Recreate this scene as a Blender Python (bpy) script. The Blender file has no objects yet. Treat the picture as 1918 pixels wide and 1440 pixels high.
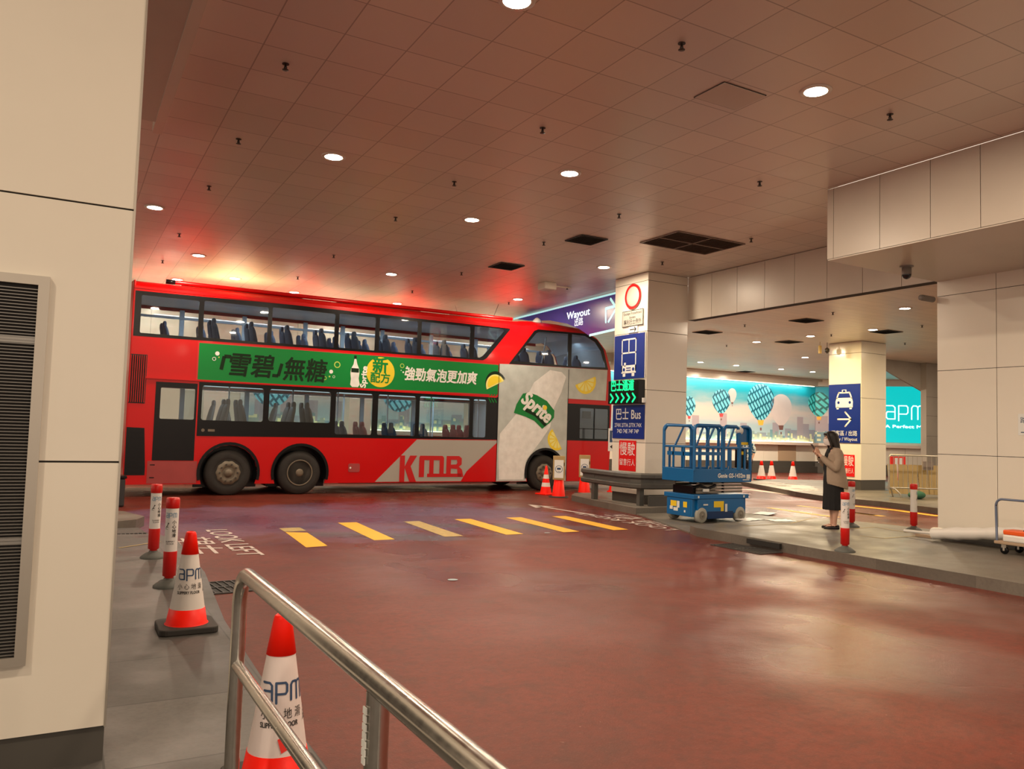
import bpy, math, random
from mathutils import Vector, Matrix
random.seed(7)
PI = math.pi
SC = bpy.context.scene
COL = SC.collection

# ------------------------------------------------------------------ camera, world, exposure
F_PX, YAW, PITCH, ROLL, CAM_H = 1492.14, 0.511348, 0.0605235, 0.0291860, 1.52
_cy, _sy = math.cos(YAW), math.sin(YAW)
FWD = Vector((_sy*math.cos(PITCH), _cy*math.cos(PITCH), math.sin(PITCH)))
_r0 = Vector((_cy, -_sy, 0)); _u0 = _r0.cross(FWD)
RIGHT = _r0*math.cos(ROLL) + _u0*math.sin(ROLL)
UP = -_r0*math.sin(ROLL) + _u0*math.cos(ROLL)
CAM = Vector((0, 0, CAM_H))
cam_data = bpy.data.cameras.new('camera')
cam_data.sensor_width = 36.0
cam_data.lens = F_PX/1918*36.0
cam_data.clip_start = 0.05
cam_data.clip_end = 200
cam = bpy.data.objects.new('camera', cam_data)
COL.objects.link(cam)
m = Matrix((RIGHT, UP, -FWD)).transposed().to_4x4()
m.translation = CAM
cam.matrix_world = m
SC.camera = cam

world = bpy.data.worlds.new('world')
SC.world = world
world.use_nodes = True
world.node_tree.nodes['Background'].inputs[0].default_value = (1.0, 0.80, 0.62, 1)
world.node_tree.nodes['Background'].inputs[1].default_value = 0.72  # warm fill light added, entering through the open rear of the hall
SC.view_settings.view_transform = 'Standard'
SC.view_settings.look = 'None'
SC.view_settings.gamma = 1.0
SC.view_settings.use_curve_mapping = False
SC.view_settings.exposure = 0.62
LAMP_W = 60.0
LAMP_COL = (1.0, 0.80, 0.58)

# a photograph pixel (1918x1440 frame) seen from the camera, met with a plane of the place
def ray(x, y): return RIGHT*((x-959)/F_PX) - UP*((y-720)/F_PX) + FWD
def on_z(x, y, z=0.0):
    d = ray(x, y); return CAM + d*((z-CAM_H)/d.z)
def on_y(x, y, Y):
    d = ray(x, y); return CAM + d*(Y/d.y)
def on_x(x, y, X):
    d = ray(x, y); return CAM + d*(X/d.x)

# ------------------------------------------------------------------ materials
MATS = {}
def mat(name, color=(0.5,0.5,0.5), rough=0.5, metal=0.0, emit=None, estr=0.0, noise=None, bump=None, alpha=None, coat=0.0, spec=None):
    if name in MATS: return MATS[name]
    mt = bpy.data.materials.new(name); mt.use_nodes = True
    nt = mt.node_tree; b = nt.nodes['Principled BSDF']
    b.inputs['Base Color'].default_value = (*color, 1)
    b.inputs['Roughness'].default_value = rough
    b.inputs['Metallic'].default_value = metal
    if coat: b.inputs['Coat Weight'].default_value = coat; b.inputs['Coat Roughness'].default_value = 0.08
    if spec is not None: b.inputs['Specular IOR Level'].default_value = spec
    if emit: b.inputs['Emission Color'].default_value = (*emit, 1); b.inputs['Emission Strength'].default_value = estr
    if noise:  # (scale, amount, roughness amount)
        tc = nt.nodes.new('ShaderNodeTexCoord'); n = nt.nodes.new('ShaderNodeTexNoise')
        n.inputs['Scale'].default_value = noise[0]; n.inputs['Detail'].default_value = 6
        nt.links.new(tc.outputs['Object'], n.inputs['Vector'])
        mx = nt.nodes.new('ShaderNodeMix'); mx.data_type = 'RGBA'
        a = noise[1]
        mx.inputs[6].default_value = (*[max(0,c*(1-a)) for c in color], 1)
        mx.inputs[7].default_value = (*[min(1,c*(1+a)) for c in color], 1)
        nt.links.new(n.outputs['Fac'], mx.inputs[0]); nt.links.new(mx.outputs[2], b.inputs['Base Color'])
        if len(noise) > 2:
            mr = nt.nodes.new('ShaderNodeMapRange')
            mr.inputs[1].default_value = 0.3; mr.inputs[2].default_value = 0.7
            mr.inputs[3].default_value = max(0.02, rough-noise[2]); mr.inputs[4].default_value = rough+noise[2]
            nt.links.new(n.outputs['Fac'], mr.inputs[0]); nt.links.new(mr.outputs[0], b.inputs['Roughness'])
    if bump:   # (scale, strength)
        tc = nt.nodes.new('ShaderNodeTexCoord'); n = nt.nodes.new('ShaderNodeTexNoise')
        n.inputs['Scale'].default_value = bump[0]; n.inputs['Detail'].default_value = 4
        bp_ = nt.nodes.new('ShaderNodeBump'); bp_.inputs['Strength'].default_value = bump[1]; bp_.inputs['Distance'].default_value = 0.01
        nt.links.new(tc.outputs['Object'], n.inputs['Vector'])
        nt.links.new(n.outputs['Fac'], bp_.inputs['Height']); nt.links.new(bp_.outputs[0], b.inputs['Normal'])
    MATS[name] = mt
    return mt

class NT:
    """small node-tree writer"""
    def __init__(s, name):
        s.m = bpy.data.materials.new(name); s.m.use_nodes = True; s.t = s.m.node_tree
        s.b = s.t.nodes['Principled BSDF']; MATS[name] = s.m
        s.pos = s.t.nodes.new('ShaderNodeNewGeometry').outputs['Position']
    def n(s, kind, **kw):
        nd = s.t.nodes.new(kind)
        for k, v in kw.items(): setattr(nd, k, v)
        return nd
    def l(s, a, b): s.t.links.new(a, b)
    def sock(s, node, i, v):
        if hasattr(v, 'links') or hasattr(v, 'is_output'): s.l(v, node.inputs[i])
        else: node.inputs[i].default_value = v
    def math(s, op, a, b=0.0, c=None, clamp=False):
        nd = s.n('ShaderNodeMath', operation=op, use_clamp=clamp)
        s.sock(nd, 0, a); s.sock(nd, 1, b)
        if c is not None: s.sock(nd, 2, c)
        return nd.outputs[0]
    def sep(s, v):
        nd = s.n('ShaderNodeSeparateXYZ'); s.l(v, nd.inputs[0]); return nd.outputs
    def comb(s, x, y, z=0.0):
        nd = s.n('ShaderNodeCombineXYZ')
        for i, v in enumerate((x, y, z)): s.sock(nd, i, v)
        return nd.outputs[0]
    def noise(s, vec, scale, detail=4, rough=0.55):
        nd = s.n('ShaderNodeTexNoise'); s.l(vec, nd.inputs['Vector'])
        nd.inputs['Scale'].default_value = scale; nd.inputs['Detail'].default_value = detail; nd.inputs['Roughness'].default_value = rough
        return nd.outputs['Fac']
    def mix(s, f, a, b):
        nd = s.n('ShaderNodeMix', data_type='RGBA')
        s.sock(nd, 0, f)
        for i, v in ((6, a), (7, b)):
            if isinstance(v, tuple): nd.inputs[i].default_value = (*v, 1)
            else: s.l(v, nd.inputs[i])
        return nd.outputs[2]
    def ramp(s, f, lo, hi, a=0.0, b=1.0):
        nd = s.n('ShaderNodeMapRange', interpolation_type='SMOOTHSTEP'); s.sock(nd, 0, f)
        for i, v in ((1, lo), (2, hi), (3, a), (4, b)): nd.inputs[i].default_value = v
        return nd.outputs[0]
    def grid(s, c, pitch, off, w):
        """1 on joint lines of one coordinate"""
        f = s.math('FRACT', s.math('DIVIDE', s.math('SUBTRACT', c, off-w/2), pitch))
        return s.math('LESS_THAN', f, w/pitch)
    def bump(s, h, strength, dist=0.01):
        nd = s.n('ShaderNodeBump'); s.sock(nd, 'Height', h); nd.inputs['Strength'].default_value = strength; nd.inputs['Distance'].default_value = dist
        s.l(nd.outputs[0], s.b.inputs['Normal'])

# red road surface with its stains
w = NT('red_road')
P = w.pos; X, Y, Z = w.sep(P)
n1 = w.noise(P, 0.55, 5); n2 = w.noise(P, 3.0, 6); n3 = w.noise(P, 90, 3, 0.7)
col = w.mix(w.ramp(n1, .3, .7), (.105,.017,.010), (.155,.025,.015))
col = w.mix(w.math('MULTIPLY', w.ramp(n2, .5, .72), .55), col, (.060,.019,.013))
# bluish violet film near the crossing
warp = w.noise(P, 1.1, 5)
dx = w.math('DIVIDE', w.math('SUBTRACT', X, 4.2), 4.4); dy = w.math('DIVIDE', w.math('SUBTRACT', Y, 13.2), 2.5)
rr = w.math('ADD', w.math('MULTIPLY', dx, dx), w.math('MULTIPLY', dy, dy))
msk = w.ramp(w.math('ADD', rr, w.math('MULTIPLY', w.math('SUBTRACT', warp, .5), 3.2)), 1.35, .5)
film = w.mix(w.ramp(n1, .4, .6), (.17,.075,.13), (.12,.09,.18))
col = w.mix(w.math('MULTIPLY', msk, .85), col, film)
# two grey tyre smears through the stripes
for (cx, cy, ax, sx, sy) in ((4.0, 10.9, -.55, 1.5, .38), (6.6, 11.3, -.42, 1.9, .36)):
    ca, sa = math.cos(ax), math.sin(ax)
    ex = w.math('SUBTRACT', X, cx); ey = w.math('SUBTRACT', Y, cy)
    ux = w.math('DIVIDE', w.math('ADD', w.math('MULTIPLY', ex, ca), w.math('MULTIPLY', ey, sa)), sx)
    uy = w.math('DIVIDE', w.math('SUBTRACT', w.math('MULTIPLY', ey, ca), w.math('MULTIPLY', ex, sa)), sy)
    q = w.math('ADD', w.math('MULTIPLY', ux, ux), w.math('MULTIPLY', uy, uy))
    mk = w.ramp(w.math('ADD', q, w.math('MULTIPLY', w.math('SUBTRACT', warp, .5), 1.6)), 1.2, .3)
    col = w.mix(w.math('MULTIPLY', mk, .8), col, (.10,.10,.125))
fine = w.noise(P, 16, 5, .7)
col = w.mix(w.math('MULTIPLY', w.ramp(fine, .40, .68), .55), col, (.055,.012,.009))
fine2 = w.noise(P, 45, 3, .7)
col = w.mix(w.math('MULTIPLY', w.ramp(fine2, .55, .75), .45), col, (.24,.07,.05))
spk = w.ramp(w.noise(P, 22, 2), .74, .78)
col = w.mix(w.math('MULTIPLY', spk, .35), col, (.45,.32,.25))
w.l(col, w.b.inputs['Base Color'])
side = w.ramp(w.math('ADD', X, w.math('MULTIPLY', Y, .25)), 3.2, 6.5)
wet = w.math('MULTIPLY', w.ramp(w.noise(P, .42, 3), .28, .68), w.math('ADD', w.math('MULTIPLY', side, .75), .25))
w.l(w.ramp(wet, 0, 1, .55, .22), w.b.inputs['Roughness'])
w.b.inputs['Specular IOR Level'].default_value = .48
w.b.inputs['Specular Tint'].default_value = (1,.50,.36,1)
w.bump(w.math('ADD', w.math('MULTIPLY', n3, .5), w.math('MULTIPLY', w.noise(P, 5, 4), 1.4)), .35, .012)

def paving(name, c1, c2, px_, py_, ox, oy, jw, rough=.55, joint=.45, diag=False):
    w = NT(name); P = w.pos; X, Y, Z = w.sep(P)
    if diag:
        nx = w.math('ADD', w.math('MULTIPLY', X, .995), w.math('MULTIPLY', Y, .1)); X = nx
    n1 = w.noise(P, 1.3, 5); n2 = w.noise(P, 30, 4, .7)
    cell = w.comb(w.math('FLOOR', w.math('DIVIDE', w.math('SUBTRACT', X, ox), px_)), w.math('FLOOR', w.math('DIVIDE', w.math('SUBTRACT', Y, oy), py_)))
    wn = w.n('ShaderNodeTexWhiteNoise', noise_dimensions='2D'); w.l(cell, wn.inputs['Vector'])
    col = w.mix(w.ramp(w.math('ADD', w.math('MULTIPLY', n1, .75), w.math('MULTIPLY', wn.outputs['Value'], .25)), .25, .75), c1, c2)
    col = w.mix(w.math('MULTIPLY', w.ramp(n2, .35, .75), .3), col, tuple(c*.55 for c in c1))
    j = w.math('MAXIMUM', w.grid(X, px_, ox, jw), w.grid(Y, py_, oy, jw))
    col = w.mix(w.math('MULTIPLY', j, joint), col, (.03,.028,.025))
    w.l(col, w.b.inputs['Base Color']); w.l(w.ramp(n1, .3, .7, rough-.17, rough+.1), w.b.inputs['Roughness'])
    w.bump(w.math('SUBTRACT', w.math('MULTIPLY', n2, .4), j), .3, .006)
    return w.m
paving('granite_paving', (.060,.056,.051), (.108,.101,.093), .8, .8, .22, .4, .010, .55, .95)
paving('island_paving', (.115,.102,.085), (.185,.165,.138), 2.4, 1.2, 8.7, .3, .007, .5, .3)
paving('far_paving', (.34,.30,.25), (.44,.39,.33), 1.2, 1.2, 0, 0, .01, .35, .3)

# satin metal ceiling tiles
def tiles(name, base, var, pxy, off, jw, rough, metal, line, lw_y=True):
    w = NT(name); P = w.pos; X, Y, Z = w.sep(P)
    cell = w.comb(w.math('FLOOR', w.math('DIVIDE', w.math('SUBTRACT', X, off[0]), pxy[0])), w.math('FLOOR', w.math('DIVIDE', w.math('SUBTRACT', Y, off[1]), pxy[1])))
    wn = w.n('ShaderNodeTexWhiteNoise', noise_dimensions='2D'); w.l(cell, wn.inputs['Vector'])
    col = w.mix(wn.outputs['Value'], tuple(c*(1-var) for c in base), tuple(min(1,c*(1+var)) for c in base))
    j = w.math('MAXIMUM', w.grid(X, pxy[0], off[0], jw), w.grid(Y, pxy[1], off[1], jw))
    col = w.mix(w.math('MULTIPLY', j, line), col, (.12,.08,.06))
    w.l(col, w.b.inputs['Base Color']); w.b.inputs['Metallic'].default_value = metal
    w.l(w.math('ADD', w.math('MULTIPLY', wn.outputs['Value'], .06), rough), w.b.inputs['Roughness'])
    wn2 = w.n('ShaderNodeTexWhiteNoise', noise_dimensions='3D'); w.l(cell, wn2.inputs['Vector'])
    # every tile sits a hair off level
    gm = w.n('ShaderNodeNewGeometry')
    v1 = w.n('ShaderNodeVectorMath', operation='SUBTRACT'); w.l(wn2.outputs['Color'], v1.inputs[0]); v1.inputs[1].default_value = (.5,.5,.5)
    v2 = w.n('ShaderNodeVectorMath', operation='SCALE'); w.l(v1.outputs[0], v2.inputs[0]); v2.inputs['Scale'].default_value = .012
    v3 = w.n('ShaderNodeVectorMath', operation='ADD'); w.l(v2.outputs[0], v3.inputs[0]); w.l(gm.outputs['Normal'], v3.inputs[1])
    v4 = w.n('ShaderNodeVectorMath', operation='NORMALIZE'); w.l(v3.outputs[0], v4.inputs[0])
    w.l(v4.outputs[0], w.b.inputs['Normal'])
    return w.m
tiles('ceiling_tiles', (.76,.69,.62), .05, (.5735,.583), (1.393,5.505), .012, .33, .22, .5)
tiles('strip_ceiling', (.84,.77,.66), .05, (1.2,.30), (0,0), .012, .34, .15, .3)

# white glazed wall panels: joints come from the geometry, a little dirt from here
def panel(name, base, rough=.18, dirt=.12):
    w = NT(name); P = w.pos
    n = w.noise(P, .9, 5)
    w.l(w.mix(w.math('MULTIPLY', w.ramp(n, .45, .8), dirt), base, tuple(c*.6 for c in base)), w.b.inputs['Base Color'])
    w.b.inputs['Roughness'].default_value = rough
    return w.m
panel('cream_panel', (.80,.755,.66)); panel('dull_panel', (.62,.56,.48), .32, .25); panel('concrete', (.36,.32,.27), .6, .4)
panel('plinth_stone', (.075,.07,.062), .4, .4)

M = lambda n: MATS[n]
mat('black_gap', (.015,.013,.012), .7)
mat('bus_red', (.54,.0,.001), .32, coat=.12, spec=.3)
mat('bus_skirt', (.33,.045,.045), .5, noise=(3,.25,.1))
mat('bus_black', (.005,.005,.006), .25, spec=.25)
mat('bus_interior', (.30,.33,.36), .5)
mat('interior_pale', (.52,.60,.68), .45)
mat('seat_blue', (.035,.05,.085), .7, noise=(20,.4))
mat('seat_brown', (.12,.09,.075), .6)
mat('seat_red', (.30,.05,.05), .6)
mat('rubber', (.022,.020,.018), .75, noise=(6,.4))
mat('hub_dirty', (.15,.125,.09), .6, noise=(9,.35), bump=(20,.5))
mat('hub_dark', (.04,.036,.03), .5)
mat('ad_green', (.0,.21,.035), .4, spec=.3)
mat('roof_cream', (.34,.27,.17), .6)  # pale tone chosen to bounce light up from the bus roof
mat('sticker_grey', (.28,.36,.38), .5)
mat('ad_dark', (.005,.022,.007), .5, spec=.2)
mat('ad_white', (.80,.82,.78), .4)
mat('ad_lime', (.45,.62,.10), .4)
mat('ad_yellow', (.85,.66,.02), .4)
mat('ad_lemon', (.86,.82,.25), .4)
mat('ad_gold', (.72,.56,.02), .4)
mat('logo_grey', (.37,.355,.32), .4)
mat('logo_red', (.52,.01,.012), .35)
mat('ad_silver', (.46,.51,.49), .35, noise=(3.5,.28))
mat('ad_bottle', (.74,.76,.74), .35, noise=(6,.22))
mat('ad_neck', (.50,.56,.54), .35, noise=(5,.2))
mat('white_paint', (.78,.76,.72), .5, noise=(8,.08))
mat('chrome', (.62,.60,.56), .22, 1.0, noise=(40,.08,.04))
mat('steel_frame', (.52,.48,.42), .38, .8)
mat('slat_metal', (.33,.32,.30), .35, .7)
mat('cone_red', (1.0,.012,.002), .45, spec=.25)
mat('cone_white', (.76,.72,.68), .5, noise=(5,.12))
mat('cone_pink', (.80,.70,.68), .5, noise=(5,.12))
mat('base_black', (.03,.027,.024), .7)
mat('post_red', (.66,.012,.010), .35)
mat('post_white', (.78,.76,.74), .4)
mat('base_grey', (.085,.09,.082), .6)
mat('ink_blue', (.03,.07,.16), .4)
mat('ink_lightblue', (.20,.36,.52), .4)
mat('ink_black', (.02,.02,.02), .5)
mat('sign_blue', (.002,.022,.22), .3)
mat('sign_red', (.72,.008,.008), .35)
mat('sign_white', (.80,.82,.80), .35)
mat('sign_grey', (.36,.36,.33), .4)
mat('disc_grey', (.48,.47,.42), .4)
mat('led_green', (.0,.1,.03), .5, emit=(.0,.9,.22), estr=1.3)
mat('glow_white', (.8,.9,.95), .5, emit=(.75,.95,1.0), estr=.55)
mat('banner_blue', (.03,.025,.16), .3, emit=(.03,.03,.22), estr=.25)
mat('banner_edge', (.4,.7,.7), .4, emit=(.45,.9,.88), estr=.5)
mat('stripe_yellow', (.80,.42,.010), .5, noise=(10,.12))
mat('worn_yellow', (.42,.30,.10), .55, noise=(12,.55))
mat('line_white', (.55,.46,.42), .55, noise=(20,.25))
mat('lift_blue', (.0,.125,.36), .35, coat=.1)
mat('lift_dark', (.002,.03,.12), .4)
mat('scissor_grey', (.22,.20,.165), .5)
mat('tyre_grey', (.36,.36,.32), .7)
mat('label_yellow', (.85,.60,.02), .5)
mat('label_white', (.75,.78,.76), .5)
mat('guard_grey', (.085,.083,.075), .5, noise=(6,.2))
mat('lamp_glow', (1,1,1), .5, emit=(1.0,.88,.68), estr=22.0)
mat('lamp_rim', (.75,.70,.62), .3, .3)
mat('vent_dark', (.035,.04,.04), .6)
mat('vent_brown', (.10,.075,.06), .6)
mat('vent_grid', (.26,.21,.18), .5)
mat('sprinkler_metal', (.06,.05,.045), .4, .6)
mat('skin', (.62,.36,.26), .5)
mat('hair', (.012,.008,.007), .5)
mat('blazer', (.36,.275,.205), .8, noise=(30,.08))
mat('dress', (.006,.006,.007), .8)
mat('shoe', (.010,.008,.010), .25)
mat('mask', (.72,.66,.64), .8)
mat('phone', (.02,.02,.02), .2)
mat('shirt_blue', (.01,.10,.22), .7)
mat('shirt_white', (.65,.72,.75), .7)
mat('trousers', (.02,.02,.025), .8)
mat('wood_board', (.42,.30,.13), .7, noise=(2.5,.25))
mat('barrier_steel', (.50,.46,.38), .35, .7)
mat('bag_green', (.03,.12,.06), .8, noise=(6,.3))
mat('plastic_wrap', (.82,.80,.76), .3)
mat('trolley_blue', (.16,.20,.30), .4, .3)
mat('trolley_deck', (.42,.30,.20), .6)
mat('tool_orange', (.90,.12,.01), .4)
mat('camera_grey', (.22,.20,.18), .4)
mat('smoke_glass', (.02,.02,.025), .05)
mat('teal_panel', (.0,.30,.30), .4, emit=(.0,.62,.62), estr=.55)
mat('teal_letter', (.7,.9,.9), .4, emit=(.55,.95,.95), estr=.9)
mat('strip_glow', (1,1,.8), .5, emit=(1,.95,.62), estr=2.2)
mat('ledge_white', (.78,.66,.58), .4)
mat('screw', (.4,.38,.35), .4, .5)
mat('grate', (.045,.042,.04), .6)
mat('sticker_red', (.80,.02,.01), .5)
mat('tan_door', (.46,.34,.23), .5)
mat('dark_bin', (.03,.03,.032), .5)

def glass(name, tint, refl=.10):
    mt = bpy.data.materials.new(name); mt.use_nodes = True; nt = mt.node_tree
    nt.nodes.remove(nt.nodes['Principled BSDF'])
    out = nt.nodes['Material Output']
    tr = nt.nodes.new('ShaderNodeBsdfTransparent'); tr.inputs[0].default_value = (*tint, 1)
    gl = nt.nodes.new('ShaderNodeBsdfGlossy'); gl.inputs['Roughness'].default_value = .02
    lw = nt.nodes.new('ShaderNodeLayerWeight'); lw.inputs[0].default_value = .25
    ad = nt.nodes.new('ShaderNodeMath'); ad.operation = 'MULTIPLY_ADD'; ad.inputs[1].default_value = .7; ad.inputs[2].default_value = refl
    nt.links.new(lw.outputs['Fresnel'], ad.inputs[0])
    mx = nt.nodes.new('ShaderNodeMixShader')
    nt.links.new(ad.outputs[0], mx.inputs[0]); nt.links.new(tr.outputs[0], mx.inputs[1]); nt.links.new(gl.outputs[0], mx.inputs[2])
    nt.links.new(mx.outputs[0], out.inputs[0]); MATS[name] = mt; return mt
glass('bus_glass', (.80,.84,.86), .03)
glass('bus_glass_low', (.80,.86,.88), .03)

# ------------------------------------------------------------------ mesh helpers
def link(o, parent=None):
    COL.objects.link(o)
    if parent is not None: o.parent = parent
    return o
def thing(name, label, cat, loc=(0,0,0), rotz=0.0, group=None):
    o = bpy.data.objects.new(name, None); o.empty_display_size = .2
    o.location = loc; o.rotation_euler = (0,0,rotz); COL.objects.link(o)
    o['label'] = label; o['category'] = cat
    if group: o['group'] = group
    return o
def tag(o, label, cat, group=None, kind=None):
    o['label'] = label; o['category'] = cat
    if group: o['group'] = group
    if kind: o['kind'] = kind
    return o
def dup(root, loc, rotz=None, label=None, group=None):
    r = root.copy(); COL.objects.link(r); r.location = loc
    if rotz is not None: r.rotation_euler = (0,0,rotz)
    if label: r['label'] = label
    if group: r['group'] = group
    for ch in list(root.children):
        c = ch.copy(); COL.objects.link(c); c.parent = r
        for g in list(ch.children):
            d = g.copy(); COL.objects.link(d); d.parent = c
    return r

class MB:
    def __init__(s): s.v = []; s.f = []; s.mi = []; s.sm = []; s.cur = 0; s.smooth = False
    def add(s, verts, faces):
        b = len(s.v); s.v += [tuple(p) for p in verts]
        for f in faces: s.f.append(tuple(i+b for i in f)); s.mi.append(s.cur); s.sm.append(s.smooth)
        return s
    def box(s, x0, x1, y0, y1, z0, z1, fn=None):
        vs = [(x,y,z) for z in (z0,z1) for y in (y0,y1) for x in (x0,x1)]
        if fn: vs = [fn(*p) for p in vs]
        return s.add(vs, [(0,2,3,1),(4,5,7,6),(0,1,5,4),(2,6,7,3),(0,4,6,2),(1,3,7,5)])
    def cbox(s, c, d, rz=0, rx=0, ry=0):
        R = Matrix.Rotation(rz,3,'Z') @ Matrix.Rotation(ry,3,'Y') @ Matrix.Rotation(rx,3,'X'); c = Vector(c)
        return s.box(-d[0]/2,d[0]/2,-d[1]/2,d[1]/2,-d[2]/2,d[2]/2, fn=lambda x,y,z: tuple(c + R @ Vector((x,y,z))))
    def prism(s, poly, z0, z1, fn=None):
        n = len(poly)
        vs = [(p[0],p[1],z0) for p in poly] + [(p[0],p[1],z1) for p in poly]
        if fn: vs = [fn(*p) for p in vs]
        return s.add(vs, [tuple(range(n-1,-1,-1)), tuple(range(n,2*n))] + [(i,(i+1)%n,n+(i+1)%n,n+i) for i in range(n)])
    def tube(s, pts, r, seg=12, caps=True):
        pts = [Vector(p) for p in pts]; n = len(pts); rs = r if isinstance(r,(list,tuple)) else [r]*n
        prev = None; rings = []
        for i,p in enumerate(pts):
            t = (pts[min(i+1,n-1)]-pts[max(i-1,0)]).normalized()
            if prev is None:
                a = Vector((0,0,1)) if abs(t.z) < .9 else Vector((1,0,0)); u = t.cross(a).normalized()
            else: u = (prev - t*prev.dot(t)).normalized()
            prev = u; w_ = t.cross(u)
            rings.append([p + (u*math.cos(2*PI*k/seg)+w_*math.sin(2*PI*k/seg))*rs[i] for k in range(seg)])
        vs = [q for r_ in rings for q in r_]
        fs = [(i*seg+k, i*seg+(k+1)%seg, (i+1)*seg+(k+1)%seg, (i+1)*seg+k) for i in range(n-1) for k in range(seg)]
        old = s.smooth; s.smooth = True; s.add(vs, fs); s.smooth = False
        if caps: s.caps(vs, seg, n)
        s.smooth = old
        return s
    def caps(s, vs, seg, n):
        s.add(vs[:seg], [tuple(range(seg-1,-1,-1))]); s.add(vs[(n-1)*seg:], [tuple(range(seg))])
    def lathe(s, prof, c=(0,0,0), seg=28, axis='z', smooth=True, caps=True):
        vs = []; n = len(prof)
        for (r, h) in prof:
            for k in range(seg):
                a = 2*PI*k/seg; x, y = r*math.cos(a), r*math.sin(a)
                p = (x,y,h) if axis == 'z' else ((x,h,y) if axis == 'y' else (h,x,y))
                vs.append((p[0]+c[0],p[1]+c[1],p[2]+c[2]))
        fs = [(i*seg+k, i*seg+(k+1)%seg, (i+1)*seg+(k+1)%seg, (i+1)*seg+k) for i in range(n-1) for k in range(seg)]
        old = s.smooth; s.smooth = smooth; s.add(vs, fs); s.smooth = False
        if caps: s.caps(vs, seg, n)
        s.smooth = old
        return s
    def loft(s, rings, caps=True, smooth=True):
        seg = len(rings[0]); n = len(rings)
        vs = [tuple(q) for r in rings for q in r]
        fs = [(i*seg+k, i*seg+(k+1)%seg, (i+1)*seg+(k+1)%seg, (i+1)*seg+k) for i in range(n-1) for k in range(seg)]
        old = s.smooth; s.smooth = smooth; s.add(vs, fs); s.smooth = False
        if caps: s.caps(vs, seg, n)
        s.smooth = old
        return s
    def sheet(s, fn, nu, nv):
        vs = [fn(i/nu, j/nv) for i in range(nu+1) for j in range(nv+1)]
        fs = [(i*(nv+1)+j, (i+1)*(nv+1)+j, (i+1)*(nv+1)+j+1, i*(nv+1)+j+1) for i in range(nu) for j in range(nv)]
        old = s.smooth; s.smooth = True; s.add(vs, fs); s.smooth = old
        return s
    def mesh(s, name, mats):
        me = bpy.data.meshes.new(name); me.from_pydata(s.v, [], s.f)
        for mt in (mats if isinstance(mats,(list,tuple)) else [mats]): me.materials.append(M(mt) if isinstance(mt,str) else mt)
        for p, mi, sm in zip(me.polygons, s.mi, s.sm): p.material_index = mi; p.use_smooth = sm
        me.update(); return me
    def build(s, name, mats, parent=None, bevel=0.0, fix=False):
        me = s.mesh(name, mats)
        o = bpy.data.objects.new(name, me)
        if parent is None:
            xs = [v.co.x for v in me.vertices]; ys = [v.co.y for v in me.vertices]; zs = [v.co.z for v in me.vertices]
            c = Vector(((min(xs)+max(xs))/2, (min(ys)+max(ys))/2, min(zs)))
            me.transform(Matrix.Translation(-c)); o.location = c
        link(o, parent)
        if bevel:
            b = o.modifiers.new('bevel','BEVEL'); b.width = bevel; b.segments = 2; b.limit_method = 'ANGLE'
        return o

def struct(o, **kw):
    o['kind'] = 'structure'
    for k, v in kw.items(): o[k] = v
    return o

def frame(o, xd, yd):
    """a flat drawing plane in space: f(x, y, z) with z towards the viewer"""
    o = Vector(o); xd = Vector(xd).normalized(); yd = Vector(yd).normalized(); nd = xd.cross(yd)
    return lambda x, y, z=0.0: tuple(o + xd*x + yd*y + nd*z)
def rotf(f, ang, ox=0, oy=0):
    c, s = math.cos(ang), math.sin(ang)
    return lambda x, y, z=0.0: f(ox + x*c - y*s, oy + x*s + y*c, z)

def plate(name, outer, holes, t, fn, mats, parent=None):
    """flat sheet with holes, drawn in 2-D, t thick, mapped by fn"""
    cu = bpy.data.curves.new(name, 'CURVE'); cu.dimensions = '2D'; cu.fill_mode = 'BOTH' if t else 'FRONT'; cu.extrude = t/2
    for poly in [outer]+list(holes):
        sp = cu.splines.new('POLY'); sp.points.add(len(poly)-1)
        for p, q in zip(sp.points, poly): p.co = (q[0], q[1], 0, 1)
        sp.use_cyclic_u = True
    tmp = bpy.data.objects.new('tmp', cu); COL.objects.link(tmp)
    dg = bpy.context.evaluated_depsgraph_get(); me = bpy.data.meshes.new_from_object(tmp.evaluated_get(dg), depsgraph=dg)
    bpy.data.objects.remove(tmp); bpy.data.curves.remove(cu)
    for v in me.vertices: v.co = fn(v.co.x, v.co.y, v.co.z)
    me.materials.clear(); me.materials.append(M(mats)); me.name = name; me.update()
    o = bpy.data.objects.new(name, me); link(o, parent); return o

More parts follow.
